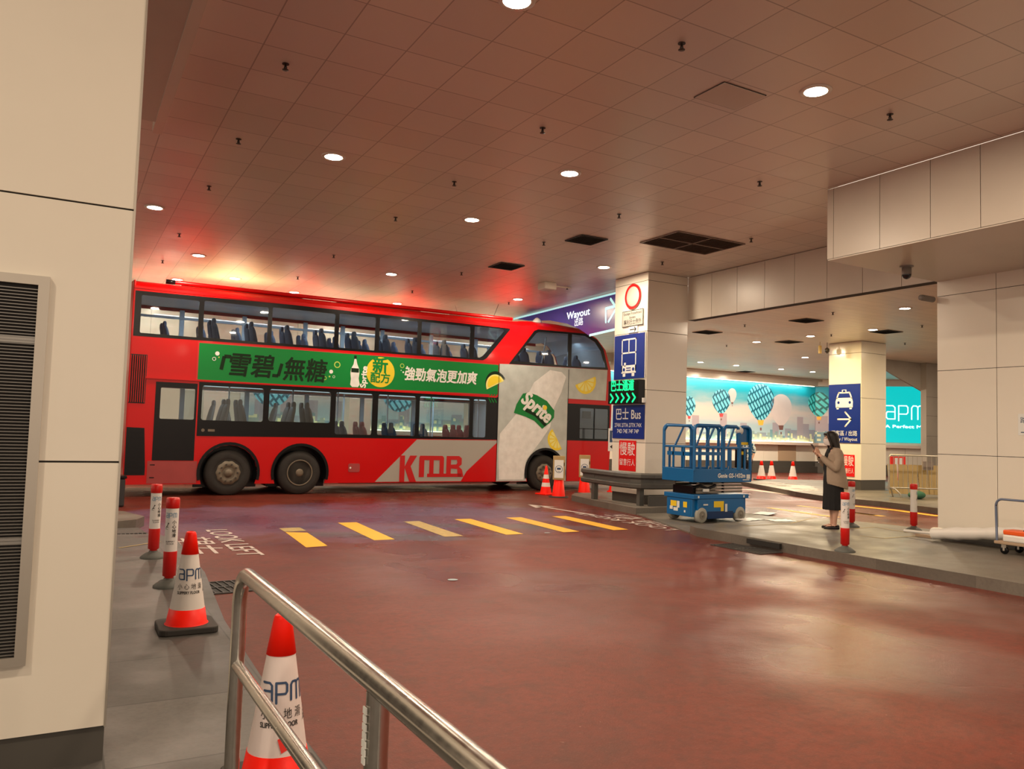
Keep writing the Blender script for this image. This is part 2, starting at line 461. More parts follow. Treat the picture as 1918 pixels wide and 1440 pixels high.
class Flat:
    """printed shapes lying in one drawing plane"""
    def __init__(s, step=None): s.mb = MB(); s.step = step
    def poly(s, pts): s.mb.add([(p[0],p[1],0) for p in pts], [tuple(range(len(pts)))]); return s
    def rect(s, x0, y0, x1, y1): return s.poly([(x0,y0),(x1,y0),(x1,y1),(x0,y1)])
    def disc(s, x, y, r, n=24, ry=None): return s.poly([(x+r*math.cos(2*PI*k/n), y+(ry or r)*math.sin(2*PI*k/n)) for k in range(n)])
    def arc(s, x, y, r0, r1, a0=0, a1=2*PI, n=28):
        for k in range(n):
            a, b = a0+(a1-a0)*k/n, a0+(a1-a0)*(k+1)/n
            s.poly([(x+r0*math.cos(a),y+r0*math.sin(a)),(x+r1*math.cos(a),y+r1*math.sin(a)),(x+r1*math.cos(b),y+r1*math.sin(b)),(x+r0*math.cos(b),y+r0*math.sin(b))])
        return s
    def line(s, pts, w, cap=True):
        if s.step:
            q = [pts[0]]
            for a, b in zip(pts, pts[1:]):
                n = max(1, int(math.hypot(b[0]-a[0],b[1]-a[1])/s.step)+1)
                q += [(a[0]+(b[0]-a[0])*k/n, a[1]+(b[1]-a[1])*k/n) for k in range(1,n+1)]
            pts = q
        for a, b in zip(pts, pts[1:]):
            dx, dy = b[0]-a[0], b[1]-a[1]; L = math.hypot(dx,dy) or 1; nx, ny = -dy/L*w/2, dx/L*w/2
            s.poly([(a[0]+nx,a[1]+ny),(a[0]-nx,a[1]-ny),(b[0]-nx,b[1]-ny),(b[0]+nx,b[1]+ny)])
        if cap:
            for p in pts: s.disc(p[0], p[1], w/2, 10)
        return s
    def build(s, name, m_, fn, parent=None, z=0.0):
        s.mb.v = [tuple(fn(p[0],p[1],z)) for p in s.mb.v]
        return s.mb.build(name, m_, parent)

def text(s, size, m_, fn, parent=None, width=None, bold=0.0, shear=0.0, name='lettering', z=0.0, align='CENTER', spacing=1.0):
    cu = bpy.data.curves.new(name, 'FONT'); cu.body = s; cu.size = size; cu.align_x = align; cu.align_y = 'CENTER'
    cu.shear = shear; cu.resolution_u = 3; cu.space_character = spacing
    tmp = bpy.data.objects.new('tmp', cu); COL.objects.link(tmp)
    dg = bpy.context.evaluated_depsgraph_get(); me = bpy.data.meshes.new_from_object(tmp.evaluated_get(dg), depsgraph=dg)
    bpy.data.objects.remove(tmp); bpy.data.curves.remove(cu)
    k = 1.0
    if width and len(me.vertices):
        xs = [v.co.x for v in me.vertices]; k = width/max(1e-6, max(xs)-min(xs))
    if bold and len(me.vertices):
        vs = [v.co.copy() for v in me.vertices]; fs = [tuple(p.vertices) for p in me.polygons]; V = []; F = []
        kz = 0
        for dx, dy in ((bold,0),(-bold,0),(0,bold),(0,-bold),(bold*.7,bold*.7),(-bold*.7,-bold*.7),(bold*.7,-bold*.7),(-bold*.7,bold*.7)):
            F += [tuple(i+len(V) for i in f_) for f_ in fs]; V += [(v.x+dx/k, v.y+dy, kz*.00025) for v in vs]; kz += 1
        me = bpy.data.meshes.new(name); me.from_pydata(V, [], F)
    for v in me.vertices: v.co = fn(v.co.x*k, v.co.y, z+v.co.z)
    me.materials.clear(); me.materials.append(M(m_)); me.name = name; me.update()
    o = bpy.data.objects.new(name, me)
    if parent is None:
        c = sum((v.co for v in me.vertices), Vector())/max(1,len(me.vertices)); me.transform(Matrix.Translation(-c)); o.location = c
    link(o, parent); return o

def slab(name, poly, z0, z1, m_):
    return struct(MB().prism(poly, z0, z1).build(name, m_))

def apm_logo(fl, x, y, h, w, sx=.74):
    """the mall's thin lower-case monogram drawn as strokes; h = x-height"""
    L = lambda x0, pts: fl.line([(x+(x0+a)*h*sx, y+b*h) for a, b in pts], w)
    L(0, [(0,1),(.62,1),(.8,.86),(.8,0),(.14,0),(0,.14),(0,.42),(.1,.54),(.8,.54)])
    L(1.14, [(0,-.12),(0,1),(.72,1),(.84,.88),(.84,.5),(.72,.38),(0,.38)])
    L(2.32, [(0,0),(0,.84),(.14,1),(.42,1),(.56,.9),(.56,0)])
    L(2.32, [(.56,.9),(.70,1),(.98,1),(1.12,.86),(1.12,0)])

# ================================================================== THE PLACE
ZC, ZC2 = 4.96, 4.57
def on_plane(x, y, p0, n):
    d = ray(x, y); n = Vector(n); return CAM + d*((Vector(p0)-CAM).dot(n)/d.dot(n))

# road and pavements
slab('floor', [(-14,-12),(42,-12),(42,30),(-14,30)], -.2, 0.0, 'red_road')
slab('floor_footpath', [(-3,-12),(1.02,-12),(1.02,4.0),(1.08,6.0),(1.24,8.0),(1.26,10.2),(1.12,10.9),(.7,11.0),(-3,11.0)], 0, .13, 'granite_paving')
slab('floor_ramp', [(-3,11.0),(.7,11.0),(1.12,10.9),(1.0,12.3),(-3,12.3)], 0, .05, 'granite_paving')
slab('floor_kerb_corner', [(-3,12.3),(.6,12.3),(.98,12.5),(1.12,12.9),(.9,13.7),(.3,14.3),(-3,14.6)], 0, .14, 'island_paving')
slab('floor_island', [(8.62,-12),(8.66,9.45),(8.80,9.75),(10.2,10.0),(12.0,10.35),(12.45,9.2),(12.7,7.5),(13.2,-12)], 0, .13, 'island_paving')
slab('floor_island_ramp', [(8.80,9.76),(9.35,11.2),(9.80,12.38),(12.3,12.38),(12.3,11.0),(12.0,10.36),(10.2,10.01)], 0, .022, 'island_paving')
slab('floor_pillar_block', [(9.80,12.40),(10.05,14.2),(10.30,15.4),(10.75,15.95),(12.1,16.0),(12.3,15.0),(12.3,12.40)], 0, .13, 'island_paving')
slab('floor_taxi_island', [(19.7,19.4),(17.7,15.4),(17.1,13.8),(17.3,12.5),(17.0,10.9),(16.9,8),(30,8),(30,17.5),(22.5,20.5)], 0, .13, 'island_paving')
slab('floor_far_walkway', [(-14,21.4),(13.5,21.4),(15.2,22.4),(15.6,24),(15.2,27.2),(-14,27.2)], 0, .13, 'far_paving')
# kerb drain opening and gratings
def grating(name, label, cx, cy, sx, sy, z, rz=0, n=9):
    t = thing(name, label, 'drain cover', (cx,cy,z), rz)
    b = MB(); b.box(-sx/2,sx/2,-sy/2,sy/2,-.01,.001); b.build('grate_well','black_gap',t)
    b = MB()
    for k in range(n+1):
        x = -sx/2+sx*k/n; b.box(x-.007,x+.007,-sy/2,sy/2,.0,.010)
    for y in (-sy/2,0,sy/2): b.box(-sx/2-.01,sx/2+.01,y-.012,y+.012,.0,.011)
    b.build('grate_bars','grate',t)
    return t
p = on_z(412,1101); grating('drain_grating','square iron drain grating in the red road beside the footpath kerb',p.x,p.y,.62,.55,.001,.1)
p = on_z(245,1020,.05); grating('ramp_grating','ribbed tactile grating set in the footpath ramp behind the first bollard',p.x-.1,p.y+.5,.7,1.0,.051,0,14)
p = on_z(1440,1028); grating('drain_grating','flat iron gully cover in the road under the kerb drain',8.38,8.15,.42,.9,.001,0,6)
tag(MB().box(8.60,8.645,7.75,8.35,.045,.115).build('kerb_inlet','black_gap'),'dark slot drain cut in the island kerb face','drain')

# ceilings
def poly_ceiling(name, poly, z, m_, t=.08): return struct(MB().prism(poly, z, z+t).build(name, m_))
poly_ceiling('ceiling', [(-14,-12),(8.93,-12),(8.93,7.26),(11.65,7.26),(11.65,14.1),(16.3,20),(19.2,23.5),(22.1,27.2),(-14,27.2)], ZC, 'ceiling_tiles')
poly_ceiling('ceiling_far', [(11.60,7.0),(42,7.0),(42,30),(22.1,30),(22.1,27.2),(19.2,23.5),(16.3,20),(11.65,14.1)], ZC2, 'strip_ceiling')

def clad(name, fn, us, zs, m_, t=.02, gap=.008, back=.25, parent=None, end=True):
    """a wall face of separate panels over a dark backing; fn(a, z, d): d into the wall"""
    b = MB(); b.cur = 1
    b.box(us[0]+.002, us[-1]-.002, t*.5, back, zs[0], zs[-1], fn=lambda a,d,z: fn(a,z,d))
    b.cur = 0
    for a0, a1 in zip(us, us[1:]):
        for z0, z1 in zip(zs, zs[1:]):
            g = gap/2
            b.box(a0+(g if a0 != us[0] else 0), a1-(g if a1 != us[-1] else 0), 0, t, z0+g, z1-g, fn=lambda a,d,z: fn(a,z,d))
    return b.build(name, [m_, 'black_gap'], parent)

# left wall, faces the camera at y = 3.72
struct(clad('wall_left', lambda a,z,d: (a,3.72+d,z), [-3.0,.214], [.27,1.35,2.42,3.62,4.95], 'cream_panel', back=1.2))
struct(MB().box(.214,.222,3.716,4.92,.27,4.95).build('trim_1','steel_frame'))
struct(MB().box(-3,.218,3.735,4.9,.13,.27).build('baseboard_left','plinth_stone'))
g = thing('wall_grille','tall louvred ventilation grille in a steel frame on the left white wall','grille',(-.70,3.70,.555))
b = MB()
for (x0,x1,z0,z1) in ((-.62,.625,0,.036),(-.62,.625,1.50,1.537),(-.62,-.585,.036,1.50),(.585,.625,.036,1.50)): b.box(x0,x1,-.012,.02,z0,z1)
b.build('grille_frame','steel_frame',g)
MB().box(-.585,.585,.012,.019,.036,1.5).build('grille_back','black_gap',g)
b = MB()
for k in range(112):
    z = .045+.01295*k
    b.cbox((0,.002,z),(1.17,.010,.0036),0,.12)
b.build('louvres','slat_metal',g)
MB().box(-.585,.585,-.002,.010,1.265,1.292).build('cross_bar','slat_metal',g); MB().box(-.585,.585,-.002,.010,.47,.50).build('cross_bar','slat_metal',g)

# right wall and its soffit box, beam and the sign column
struct(clad('wall_right', lambda a,z,d: (11.38+d,7.26-a,z), [0,.87,1.74,2.61,3.48,5.2,7,9,11,13,15,19.2], [.28,1.39,2.63,3.75,3.99], 'cream_panel', back=1.6))
struct(MB().box(11.395,12.9,-12,7.245,.13,.28).build('baseboard_right','plinth_stone'))
struct(clad('wall_right_end', lambda a,z,d: (11.382+a,7.262-d,z), [0,1.6], [.28,1.39,2.63,3.75,3.99], 'cream_panel', back=.02))
def seg(a0,a1,n): return [a0+(a1-a0)*k/n for k in range(n+1)]
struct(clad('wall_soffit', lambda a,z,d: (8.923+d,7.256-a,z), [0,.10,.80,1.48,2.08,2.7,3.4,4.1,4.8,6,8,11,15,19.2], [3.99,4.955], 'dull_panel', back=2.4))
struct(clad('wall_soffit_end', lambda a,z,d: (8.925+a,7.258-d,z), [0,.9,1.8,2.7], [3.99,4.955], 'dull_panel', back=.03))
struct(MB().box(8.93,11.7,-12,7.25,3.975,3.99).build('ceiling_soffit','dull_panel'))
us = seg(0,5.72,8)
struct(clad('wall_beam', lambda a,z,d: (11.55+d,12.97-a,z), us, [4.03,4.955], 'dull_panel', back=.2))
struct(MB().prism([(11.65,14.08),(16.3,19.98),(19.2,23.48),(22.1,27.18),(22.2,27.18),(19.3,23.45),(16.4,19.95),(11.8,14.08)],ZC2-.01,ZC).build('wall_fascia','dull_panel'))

def column(name, label, x0, x1, y0, y1, zs, group=None, m_='cream_panel', base=.30, z0=.13):
    t = thing(name, label, 'pillar', ((x0+x1)/2,(y0+y1)/2,z0), 0, group)
    hx, hy = (x1-x0)/2, (y1-y0)/2
    zz = [z-z0 for z in zs]
    b = MB(); b.cur = 1; b.box(-hx+.012,hx-.012,-hy+.012,hy-.012,zz[0],zz[-1]); b.cur = 0
    for a, c in zip(zz, zz[1:]): b.box(-hx,hx,-hy,hy,a+.004,c-.004)
    b.build('cladding',[m_,'black_gap'],t,bevel=.004)
    MB().box(-hx+.015,hx-.015,-hy+.015,hy-.015,0,zz[0]).build('plinth','plinth_stone',t)
    return t
column('sign_pillar','square cream clad pillar with bus signs, behind the guard rail',10.46,11.55,12.97,14.10,[.32,1.39,2.49,3.715,4.78,4.958])
column('taxi_pillar','square pale yellow clad pillar with the blue taxi sign',20.62,21.77,15.53,16.68,[.42,1.50,2.86,4.22,4.565])

# far walls
struct(clad('wall_back', lambda a,z,d: (a,27.0+d,z), [-14]+seg(-10,32.4,36), [.55,1.33], 'cream_panel', back=.3))
struct(MB().box(-14,32.5,27.0,27.3,1.33,4.96).build('wall_back_upper','cream_panel'))
struct(MB().box(-14,32.5,26.75,27.0,0,.30).box(-14,32.5,26.88,27.0,.30,.55).build('baseboard_back','plinth_stone'))
struct(MB().box(-14,32.35,26.72,27.0,1.33,1.46).build('trim_2','ledge_white'))
struct(MB().box(19.5,32.1,26.60,26.99,4.22,4.45).build('trim_3','cream_panel'))
struct(MB().box(19.5,32.45,26.50,26.99,4.45,4.57).build('trim_4','dull_panel'))
a_, b_ = on_y(1457,850,27), on_y(1490,850,27)
struct(MB().box(a_.x,b_.x,26.97,26.995,.56,1.32).build('door_1','tan_door'))
# angled wall with the teal panel
A0 = Vector((32.4,27.0,0)); AD = Vector((.64,-.768,0)).normalized(); AN = Vector((-AD.y,AD.x,0))*-1
if AN.dot(-A0) < 0: AN = -AN
fB = lambda a,z,d=0.0: tuple(A0 + AD*a - AN*d + Vector((0,0,z)))
struct(clad('wall_back_angle', fB, seg(0,12,9), [.55,1.33], 'cream_panel', back=.3))
struct(MB().box(0,12,0,.3,1.33,4.57,fn=lambda a,d,z: fB(a,z,d)).build('wall_back_angle_upper','cream_panel'))
struct(MB().box(0,12,-.25,0,0,.5,fn=lambda a,d,z: fB(a,z,d)).build('baseboard_angle','plinth_stone'))
struct(MB().box(.1,12,-.25,0,1.33,1.46,fn=lambda a,d,z: fB(a,z,d)).build('trim_5','ledge_white'))
struct(MB().box(.05,12,-.4,0,4.25,4.56,fn=lambda a,d,z: fB(a,z,d)).build('trim_6','cream_panel'))
# bulkhead over the far walkway, behind the bus
struct(clad('wall_bulkhead', lambda a,z,d: (a,23.6+d,z), [-14]+seg(-10,15.2,19), [2.85,3.45,4.955], 'cream_panel', back=.4))
for i, x in enumerate((-4.2,3.4,7.6,11.8)):
    struct(MB().box(x,x+.7,23.65,24.3,.13,2.86).build('wall_pier','dull_panel'))
# side end of the hall, out of frame; rear left open for fill light
struct(MB().box(42,42.3,-12,30,0,5).build('wall_far_right','dull_panel'))
# grey wall with the slanting stair underside beside the taxi pillar
q = [on_y(x,y,18.5) for x,y in ((1655,655),(1668,701),(1727,735),(1727,655))]
struct(MB().prism([(q[0].x-.6,ZC2),(q[0].x-.6,q[1].z+.35),(q[1].x,q[1].z),(q[2].x,q[2].z),(q[3].x,ZC2)],0,.06,fn=lambda x,z,d:(x,18.42+d,z)).build('wall_stair','concrete'))
x0 = on_y(1726,800,18.4).x
struct(clad('wall_grey', lambda a,z,d: (x0+a,18.2+d,z), [0,1.2,2.4,4.0], [.13,1.1,1.85,2.6,3.3,4.565], 'concrete', back=.2))

# long white box running along the ceiling edge, upper left
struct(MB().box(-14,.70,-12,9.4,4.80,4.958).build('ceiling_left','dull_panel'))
tag(MB().box(.70,.79,-6,9.75,4.80,4.958).box(.70,.80,-6,9.75,4.792,4.80).build('ceiling_trunking','cream_panel'),'long pale trunking box running along the ceiling edge at upper left','trunking')

# ---- ceiling lamps
def make_lamp(scale=1.0):
    t = thing('ceiling_lamp','x','ceiling light')
    MB().lathe([(.125,-.012),(.150,-.012),(.155,0),(.125,0)],seg=28).build('lamp_rim','lamp_rim',t)
    MB().lathe([(0.001,-.016),(.09,-.016),(.122,-.010),(.122,-.002)],seg=28).build('lamp_lens','lamp_glow',t)
    ld = bpy.data.lights.new('lamp_light','AREA'); ld.shape = 'DISK'; ld.size = .22; ld.energy = LAMP_W; ld.color = LAMP_COL
    lo = bpy.data.objects.new('lamp_light', ld); lo.location = (0,0,-.03); link(lo, t)

    return t
LAMPS = [((290,388),'ceiling downlight nearest the left white wall'),
 ((625,293),'bright ceiling downlight above the middle of the bus, nearest of that row'),
 ((1067,324),'bright ceiling downlight right of centre, in front of the dark vents'),
 ((1528,170),'ceiling downlight nearest the right soffit, largest in view'),
 ((884,411),'ceiling downlight over the front half of the bus'),
 ((372,478),'ceiling downlight above the rear of the bus, second from the left wall'),
 ((332,523),'far ceiling downlight just over the bus roof by the left wall'),
 ((440,521),'far ceiling downlight just over the bus roof, second from the left'),
 ((551,547),'small far ceiling downlight touching the bus roof line'),
 ((733,513),'ceiling downlight above the round yellow badge of the bus'),
 ((744,568),'farthest downlight seen just over the bus roof at its middle'),
 ((1131,500),'ceiling downlight beside the top of the sign pillar'),
 ((970,560),'ceiling downlight in the red glow above the bus front'),
 ((968,0),'ceiling downlight cut by the top edge of the photo')]
EXTRA = [(-2.0,.8),(2.9,.9),(6.2,1.6),(2.8,-3.5),(6.2,-3.5),(-3,-3.5),(-3.5,10),(-3.5,17),(2.9,-8),(8.3,10.2)][:9]
lamp0 = make_lamp()
first = True
for (px_, lb) in LAMPS:
    p = on_z(*px_, ZC)
    if first: lamp0.location = (p.x,p.y,ZC); lamp0['label'] = lb; lamp0['group'] = 'round ceiling downlights'; first = False
    else: dup(lamp0, (p.x,p.y,ZC), None, lb, 'round ceiling downlights')
for (x, y) in EXTRA:
    z = 4.80 if x < .7 else ZC
    ex_ = EXTRA.index((x,y)); dup(lamp0, (x,y,z), None, 'round downlight outside the photo, %s from the left wall and %s from the rear' % (('first','second','third')[0 if x < 2 else 1 if x < 5 else 2], ('first','second','third','fourth','fifth','sixth','seventh')[sorted({e[1] for e in EXTRA}).index(y)]), 'round ceiling downlights')
LAMPS2 = [((1695,577),'downlight in the low ceiling beside the right wall, largest there'),
 ((1635,617),'downlight in the low ceiling above the taxi pillar'),
 ((1518,629),'downlight in the low ceiling left of the taxi pillar'),
 ((1417,640),'downlight in the low ceiling above the large patterned balloon'),
 ((1508,669),'far low ceiling downlight, upper of the pair left of the taxi pillar'),
 ((1430,668),'far low ceiling downlight above the white balloon'),
 ((1312,678),'far low ceiling downlight nearest the sign pillar'),
 ((1379,684),'far low ceiling downlight over the small balloons'),
 ((1463,691),'far low ceiling downlight third from the sign pillar'),
 ((1522,696),'far low ceiling downlight close to the bend of the mural')]
far_l = lamp0.copy()
for (px_, lb) in LAMPS2:
    p = on_z(*px_, ZC2)
    if px_[1] in (668,): continue
    d__ = dup(lamp0, (p.x,p.y,ZC2), None, lb, 'round ceiling downlights')
    if px_[0] in (1635,1518):
        for c__ in d__.children:
            if c__.type == 'LIGHT': c__.data = c__.data.copy(); c__.data.color = (1.0,.74,.32)
    if px_[1] > 600:
        for c__ in d__.children:
            if c__.type == 'LIGHT': c__.data = c__.data.copy(); c__.data.energy *= 1.5 if px_[1] < 660 else 2.0
bpy.data.objects.remove(far_l)
for x,y,lb in ((15.2,9.0,'nearest of those'),(19.6,9.6,'second of those'),(23.5,13.0,'third of those'),(26.4,15.3,'farthest of those')): dup(lamp0, (x,y,ZC2), None, 'round downlight in the low ceiling, %s hidden by the right wall' % lb, 'round ceiling downlights')  # unseen lamps added to brighten the dim grey and stair walls
for x,lb in ((1.0,'round downlight over the far walkway, behind the bus rear'),(6.0,'round downlight over the far walkway, behind the bus middle'),(11.5,'round downlight over the far walkway, behind the bus front')):
    dup(lamp0,(x,25.4,ZC),None,lb,'round ceiling downlights'); dup(lamp0,(x+1,22.3,ZC),None,lb.replace('over the far walkway','near the far bulkhead'),'round ceiling downlights')  # unseen row by the bulkhead added to brighten the space behind the bus

# ---- sprinklers
def make_sprinkler():
    t = thing('sprinkler','x','sprinkler'); t.scale = (.8,.8,.8)
    MB().lathe([(.042,-.006),(.042,0),(.02,-.001)],seg=14).build('sprinkler_plate','sprinkler_metal',t)
    MB().lathe([(.014,0),(.014,-.035),(.02,-.04),(.02,-.055),(.008,-.065),(.038,-.072),(.038,-.076),(.001,-.078)],seg=14).build('sprinkler_head','sprinkler_metal',t)
    return t
sp0 = make_sprinkler(); k = 0
def nth(i): return ['first','second','third','fourth','fifth','sixth'][i]
for i, x in enumerate((1.66,4.53,7.36,10.1)):
    for j, y in enumerate((5.22,7.54,9.87,12.1,15.5,18.3)):
        if (i == 3 and j in (0,1)) : continue
        if x > .75*y+1.5: continue
        lb = 'small sprinkler head on the tiled ceiling, %s row from the left, %s from the camera' % (nth(i), nth(j))
        if k == 0: sp0.location = (x,y,ZC); sp0['label'] = lb; sp0['group'] = 'ceiling sprinklers'
        else: dup(sp0,(x,y,ZC),None,lb,'ceiling sprinklers')
        k += 1
for (px_, lb) in [((1667,214),'sprinkler head on the tiled ceiling near the right soffit'),((1423,340),'sprinkler head on the tiled ceiling between large vent and right soffit'),((1407,447),'sprinkler head on the ceiling at the right end of the large vent')]:
    p = on_z(*px_,ZC); dup(sp0,(p.x,p.y,ZC),None,lb,'ceiling sprinklers')
for n_, q in enumerate([(1395,608),(1361,646),(1560,585),(1727,609),(1695,642),(1557,626)]):
    p = on_z(*q,ZC2); dup(sp0,(p.x,p.y,ZC2),None,['sprinkler head on the low ceiling right of the sign pillar','far sprinkler head on the low ceiling above the small balloons','sprinkler head on the low ceiling nearest the soffit corner','sprinkler head on the low ceiling beside the right wall','sprinkler head on the low ceiling right of the taxi pillar top','sprinkler head on the low ceiling left of the taxi pillar top'][n_],'ceiling sprinklers')

# ---- vents and ceiling boxes
def vent(label, c, s, z, n=1, dark='vent_dark'):
    t = thing('ceiling_vent', label, 'ceiling vent', (c[0],c[1],z))
    MB().box(-s[0]/2,s[0]/2,-s[1]/2,s[1]/2,-.006,.0).build('vent_back',dark,t)
    b = MB(); nx, ny = n if isinstance(n,tuple) else (n,n)
    for k in range(nx+1):
        x = -s[0]/2+s[0]*k/nx; b.box(x-.014,x+.014,-s[1]/2,s[1]/2,-.016,-.004)
    for k in range(ny+1):
        y = -s[1]/2+s[1]*k/ny; b.box(-s[0]/2,s[0]/2,y-.014,y+.014,-.016,-.004)
    b.build('vent_frame','vent_grid' if n != 1 else dark,t)
    b = MB(); m_ = int(s[1]/.05)
    for k in range(1,m_):
        y = -s[1]/2+s[1]*k/m_; b.cbox((0,y,-.010),(s[0],.02,.003),0,.5)
    b.build('vent_louvres',dark,t)
    return t
vent('small dark square ceiling vent left of the large brown vent',(7.87,11.5),(.54,.52),ZC)
vent('small dark square ceiling vent farther away, above the bus front',(7.82,14.32),(.54,.56),ZC)
vent('large brown ceiling vent of four grids in front of the sign pillar',(9.52,10.60),(1.52,1.0),ZC,(2,2),'vent_brown')
for q, lb in [((1325,622),'dark vent in the low ceiling beside the sign pillar'),((1510,600),'dark vent in the low ceiling left of the taxi pillar'),((1478,640),'far dark vent in the low ceiling above the mural'),((1660,621),'dark vent in the low ceiling above the taxi pillar right side'),((1395,696),'farthest small dark vent against the mural wall')]:
    p = on_z(*q,ZC2); vent(lb,(p.x,min(p.y,26.0)),(.62,.55),ZC2)
# ceiling access panel hanging a little open
t = thing('access_panel','slightly lowered square access panel in the ceiling left of the brightest lamp','ceiling panel',(5.66,5.78,ZC))
MB().box(-.285,.285,-.21,.22,-.006,-.001).build('panel_gap','black_gap',t)
MB().box(-.280,.272,-.205,.205,-.013,-.006).build('panel_door','lamp_rim' if False else 'dull_panel',t)
t = thing('smoke_hood','white ceiling mounted box unit near the sign pillar','ceiling box',on_z(1025,530,ZC))
MB().box(-.16,.16,-.16,.16,-.16,0).build('hood_body','cream_panel',t,bevel=.02)
MB().tube([(.16,0,-.05),(.62,-.05,-.05)],.018,8).build('conduit','cream_panel',t)
t = thing('ceiling_camera','grey dome security camera hanging under the soffit corner','security camera',(10.03,6.84,3.975))
MB().lathe([(.09,0),(.09,-.012),(.05,-.014),(.062,-.02),(.062,-.12)],seg=20).build('camera_body','camera_grey',t)
MB().lathe([(.060,-.12),(.060,-.135),(.045,-.165),(.02,-.18),(.001,-.184)],seg=20).build('camera_lens','smoke_glass',t)
p = on_x(1742,546,11.50)
t = thing('wall_fixture','small grey cylindrical fitting on the right wall edge under the soffit','wall fitting',(11.2,7.33,3.72))
MB().lathe([(.001,-.12),(.04,-.12),(.045,-.08),(.045,.18),(.001,.19)],axis='x',seg=14).build('fitting_body','camera_grey',t)
struct(MB().box(x0-.012,x0+.002,18.2,18.42,.13,4.565).build('wall_grey_edge','concrete'))
t = thing('hanging_sign','small orange and dark hanging marker under the low ceiling, left of the taxi pillar','ceiling marker',on_z(1536,640,ZC2))
MB().tube([(0,0,0),(0,0,-.12)],.008,6).box(-.05,.05,-.02,.02,-.36,-.12).build('marker_body','wood_board',t)
MB().tube([(.32,0,0),(.32,0,-.14)],.008,6).lathe([(.001,-.14),(.07,-.2),(.07,-.28),(.001,-.34)],c=(.32,0,0),seg=12).build('marker_bulb','sprinkler_metal',t)

# ---- mural
f = frame((0,26.985,0),(1,0,0),(0,0,1))
w = NT('mural_print'); X, Y, Z = w.sep(w.pos)
Pm = w.comb(X, 0.0, Z)
n = w.noise(w.comb(w.math('MULTIPLY',X,.35),0.0,w.math('MULTIPLY',Z,1.6)),1.0,5)
h = w.math('ADD', Z, w.math('MULTIPLY', w.math('SUBTRACT', n, .5), 1.3))
sky = w.mix(w.ramp(h, 1.9, 2.9), (.30,.40,.42), (.58,.47,.40))
sky = w.mix(w.ramp(h, 2.7, 3.9), sky, (.01,.33,.40))
cx_ = w.math('FLOOR', w.math('DIVIDE', X, .42)); cz_ = w.math('FLOOR', w.math('DIVIDE', X, .17))
wn = w.n('ShaderNodeTexWhiteNoise', noise_dimensions='1D'); w.l(cx_, wn.inputs['W'])
wn2 = w.n('ShaderNodeTexWhiteNoise', noise_dimensions='1D'); w.l(cz_, wn2.inputs['W'])
hgt = w.math('ADD', w.math('MULTIPLY', w.math('POWER', wn.outputs['Value'], 2.5), 1.1), 1.75)
hg2 = w.math('ADD', w.math('MULTIPLY', wn2.outputs['Value'], .45), 1.6)
bl = w.mix(wn.outputs['Value'], (.06,.16,.24), (.34,.24,.25))
b2 = w.mix(wn2.outputs['Value'], (.45,.40,.22), (.10,.22,.26))
c = w.mix(w.math('MULTIPLY', w.math('LESS_THAN', Z, hgt), .8), sky, bl)
c = w.mix(w.math('MULTIPLY', w.math('LESS_THAN', Z, hg2), .85), c, b2)
wn3 = w.n('ShaderNodeTexWhiteNoise', noise_dimensions='2D'); w.l(w.comb(w.math('FLOOR', w.math('MULTIPLY', X, 9)), w.math('FLOOR', w.math('MULTIPLY', Z, 9))), wn3.inputs['Vector'])
c = w.mix(w.math('MULTIPLY', w.math('MULTIPLY', w.math('GREATER_THAN', wn3.outputs['Value'], .72), w.math('LESS_THAN', Z, hg2)), .6), c, (.85,.78,.40))
w.l(c, w.b.inputs['Base Color']); w.l(c, w.b.inputs['Emission Color']); w.b.inputs['Emission Strength'].default_value = .22; w.b.inputs['Roughness'].default_value = .35  # added glow in the print imitates the wash of the strip lamps
def balloon_mat(name, bg, ln, sc):
    w = NT(name); X, Y, Z = w.sep(w.pos)
    u_ = w.math('ADD', w.math('MULTIPLY', X, 1.0), w.math('MULTIPLY', Z, .75)); v_ = w.math('SUBTRACT', w.math('MULTIPLY', Z, .75), X)
    iu = w.math('FLOOR', w.math('MULTIPLY', u_, sc)); 
    a = w.math('FRACT', w.math('MULTIPLY', u_, sc)); vv = w.math('MULTIPLY', w.math('ADD', v_, w.math('MULTIPLY', iu, .5/sc)), sc*.5)
    b_ = w.math('FRACT', vv)
    ln_ = w.math('MAXIMUM', w.math('LESS_THAN', a, .36), w.math('LESS_THAN', b_, .20))
    c = w.mix(ln_, w.mix(w.noise(w.pos, 2.2, 3), bg, tuple(x*1.5 for x in bg)), ln)
    w.l(c, w.b.inputs['Base Color']); w.l(c, w.b.inputs['Emission Color']); w.b.inputs['Emission Strength'].default_value = .28; w.b.inputs['Roughness'].default_value = .35  # same added glow as the mural print
balloon_mat('balloon_teal', (.13,.40,.46), (.006,.09,.13), 4.2)
balloon_mat('balloon_green', (.06,.42,.38), (.004,.12,.11), 4.2)
mat('balloon_white', (.55,.46,.42), .4, emit=(.55,.46,.42), estr=.22, noise=(2,.12))  # plain balloons carry the added glow too
mat('balloon_red', (.6,.06,.06), .4, emit=(.6,.06,.06), estr=.25); mat('balloon_orange', (.75,.36,.05), .4, emit=(.75,.36,.05), estr=.25); mat('balloon_brown', (.2,.09,.08), .4)
mural = thing('wall_mural','long backlit mural of hot air balloons over a pale city, on the far wall','mural',(18.7,26.985,1.46))
lf = lambda x,y,z=0.0: (x-18.7, -z, y-1.46)
MB().box(5.0-18.7,32.38-18.7,-.01,.012,0,2.76).build('mural_panel','mural_print',mural)
PB0 = A0+AN*.012
def mural_map(x, y):
    """photo pixel on the mural, which bends at x = 1528"""
    if x <= 1527.6:
        p = on_y(x, y, 26.97); return ('a', (p.x, p.z))
    p = on_plane(x, y, PB0, AN); return ('b', ((p-A0).dot(AD), p.z))
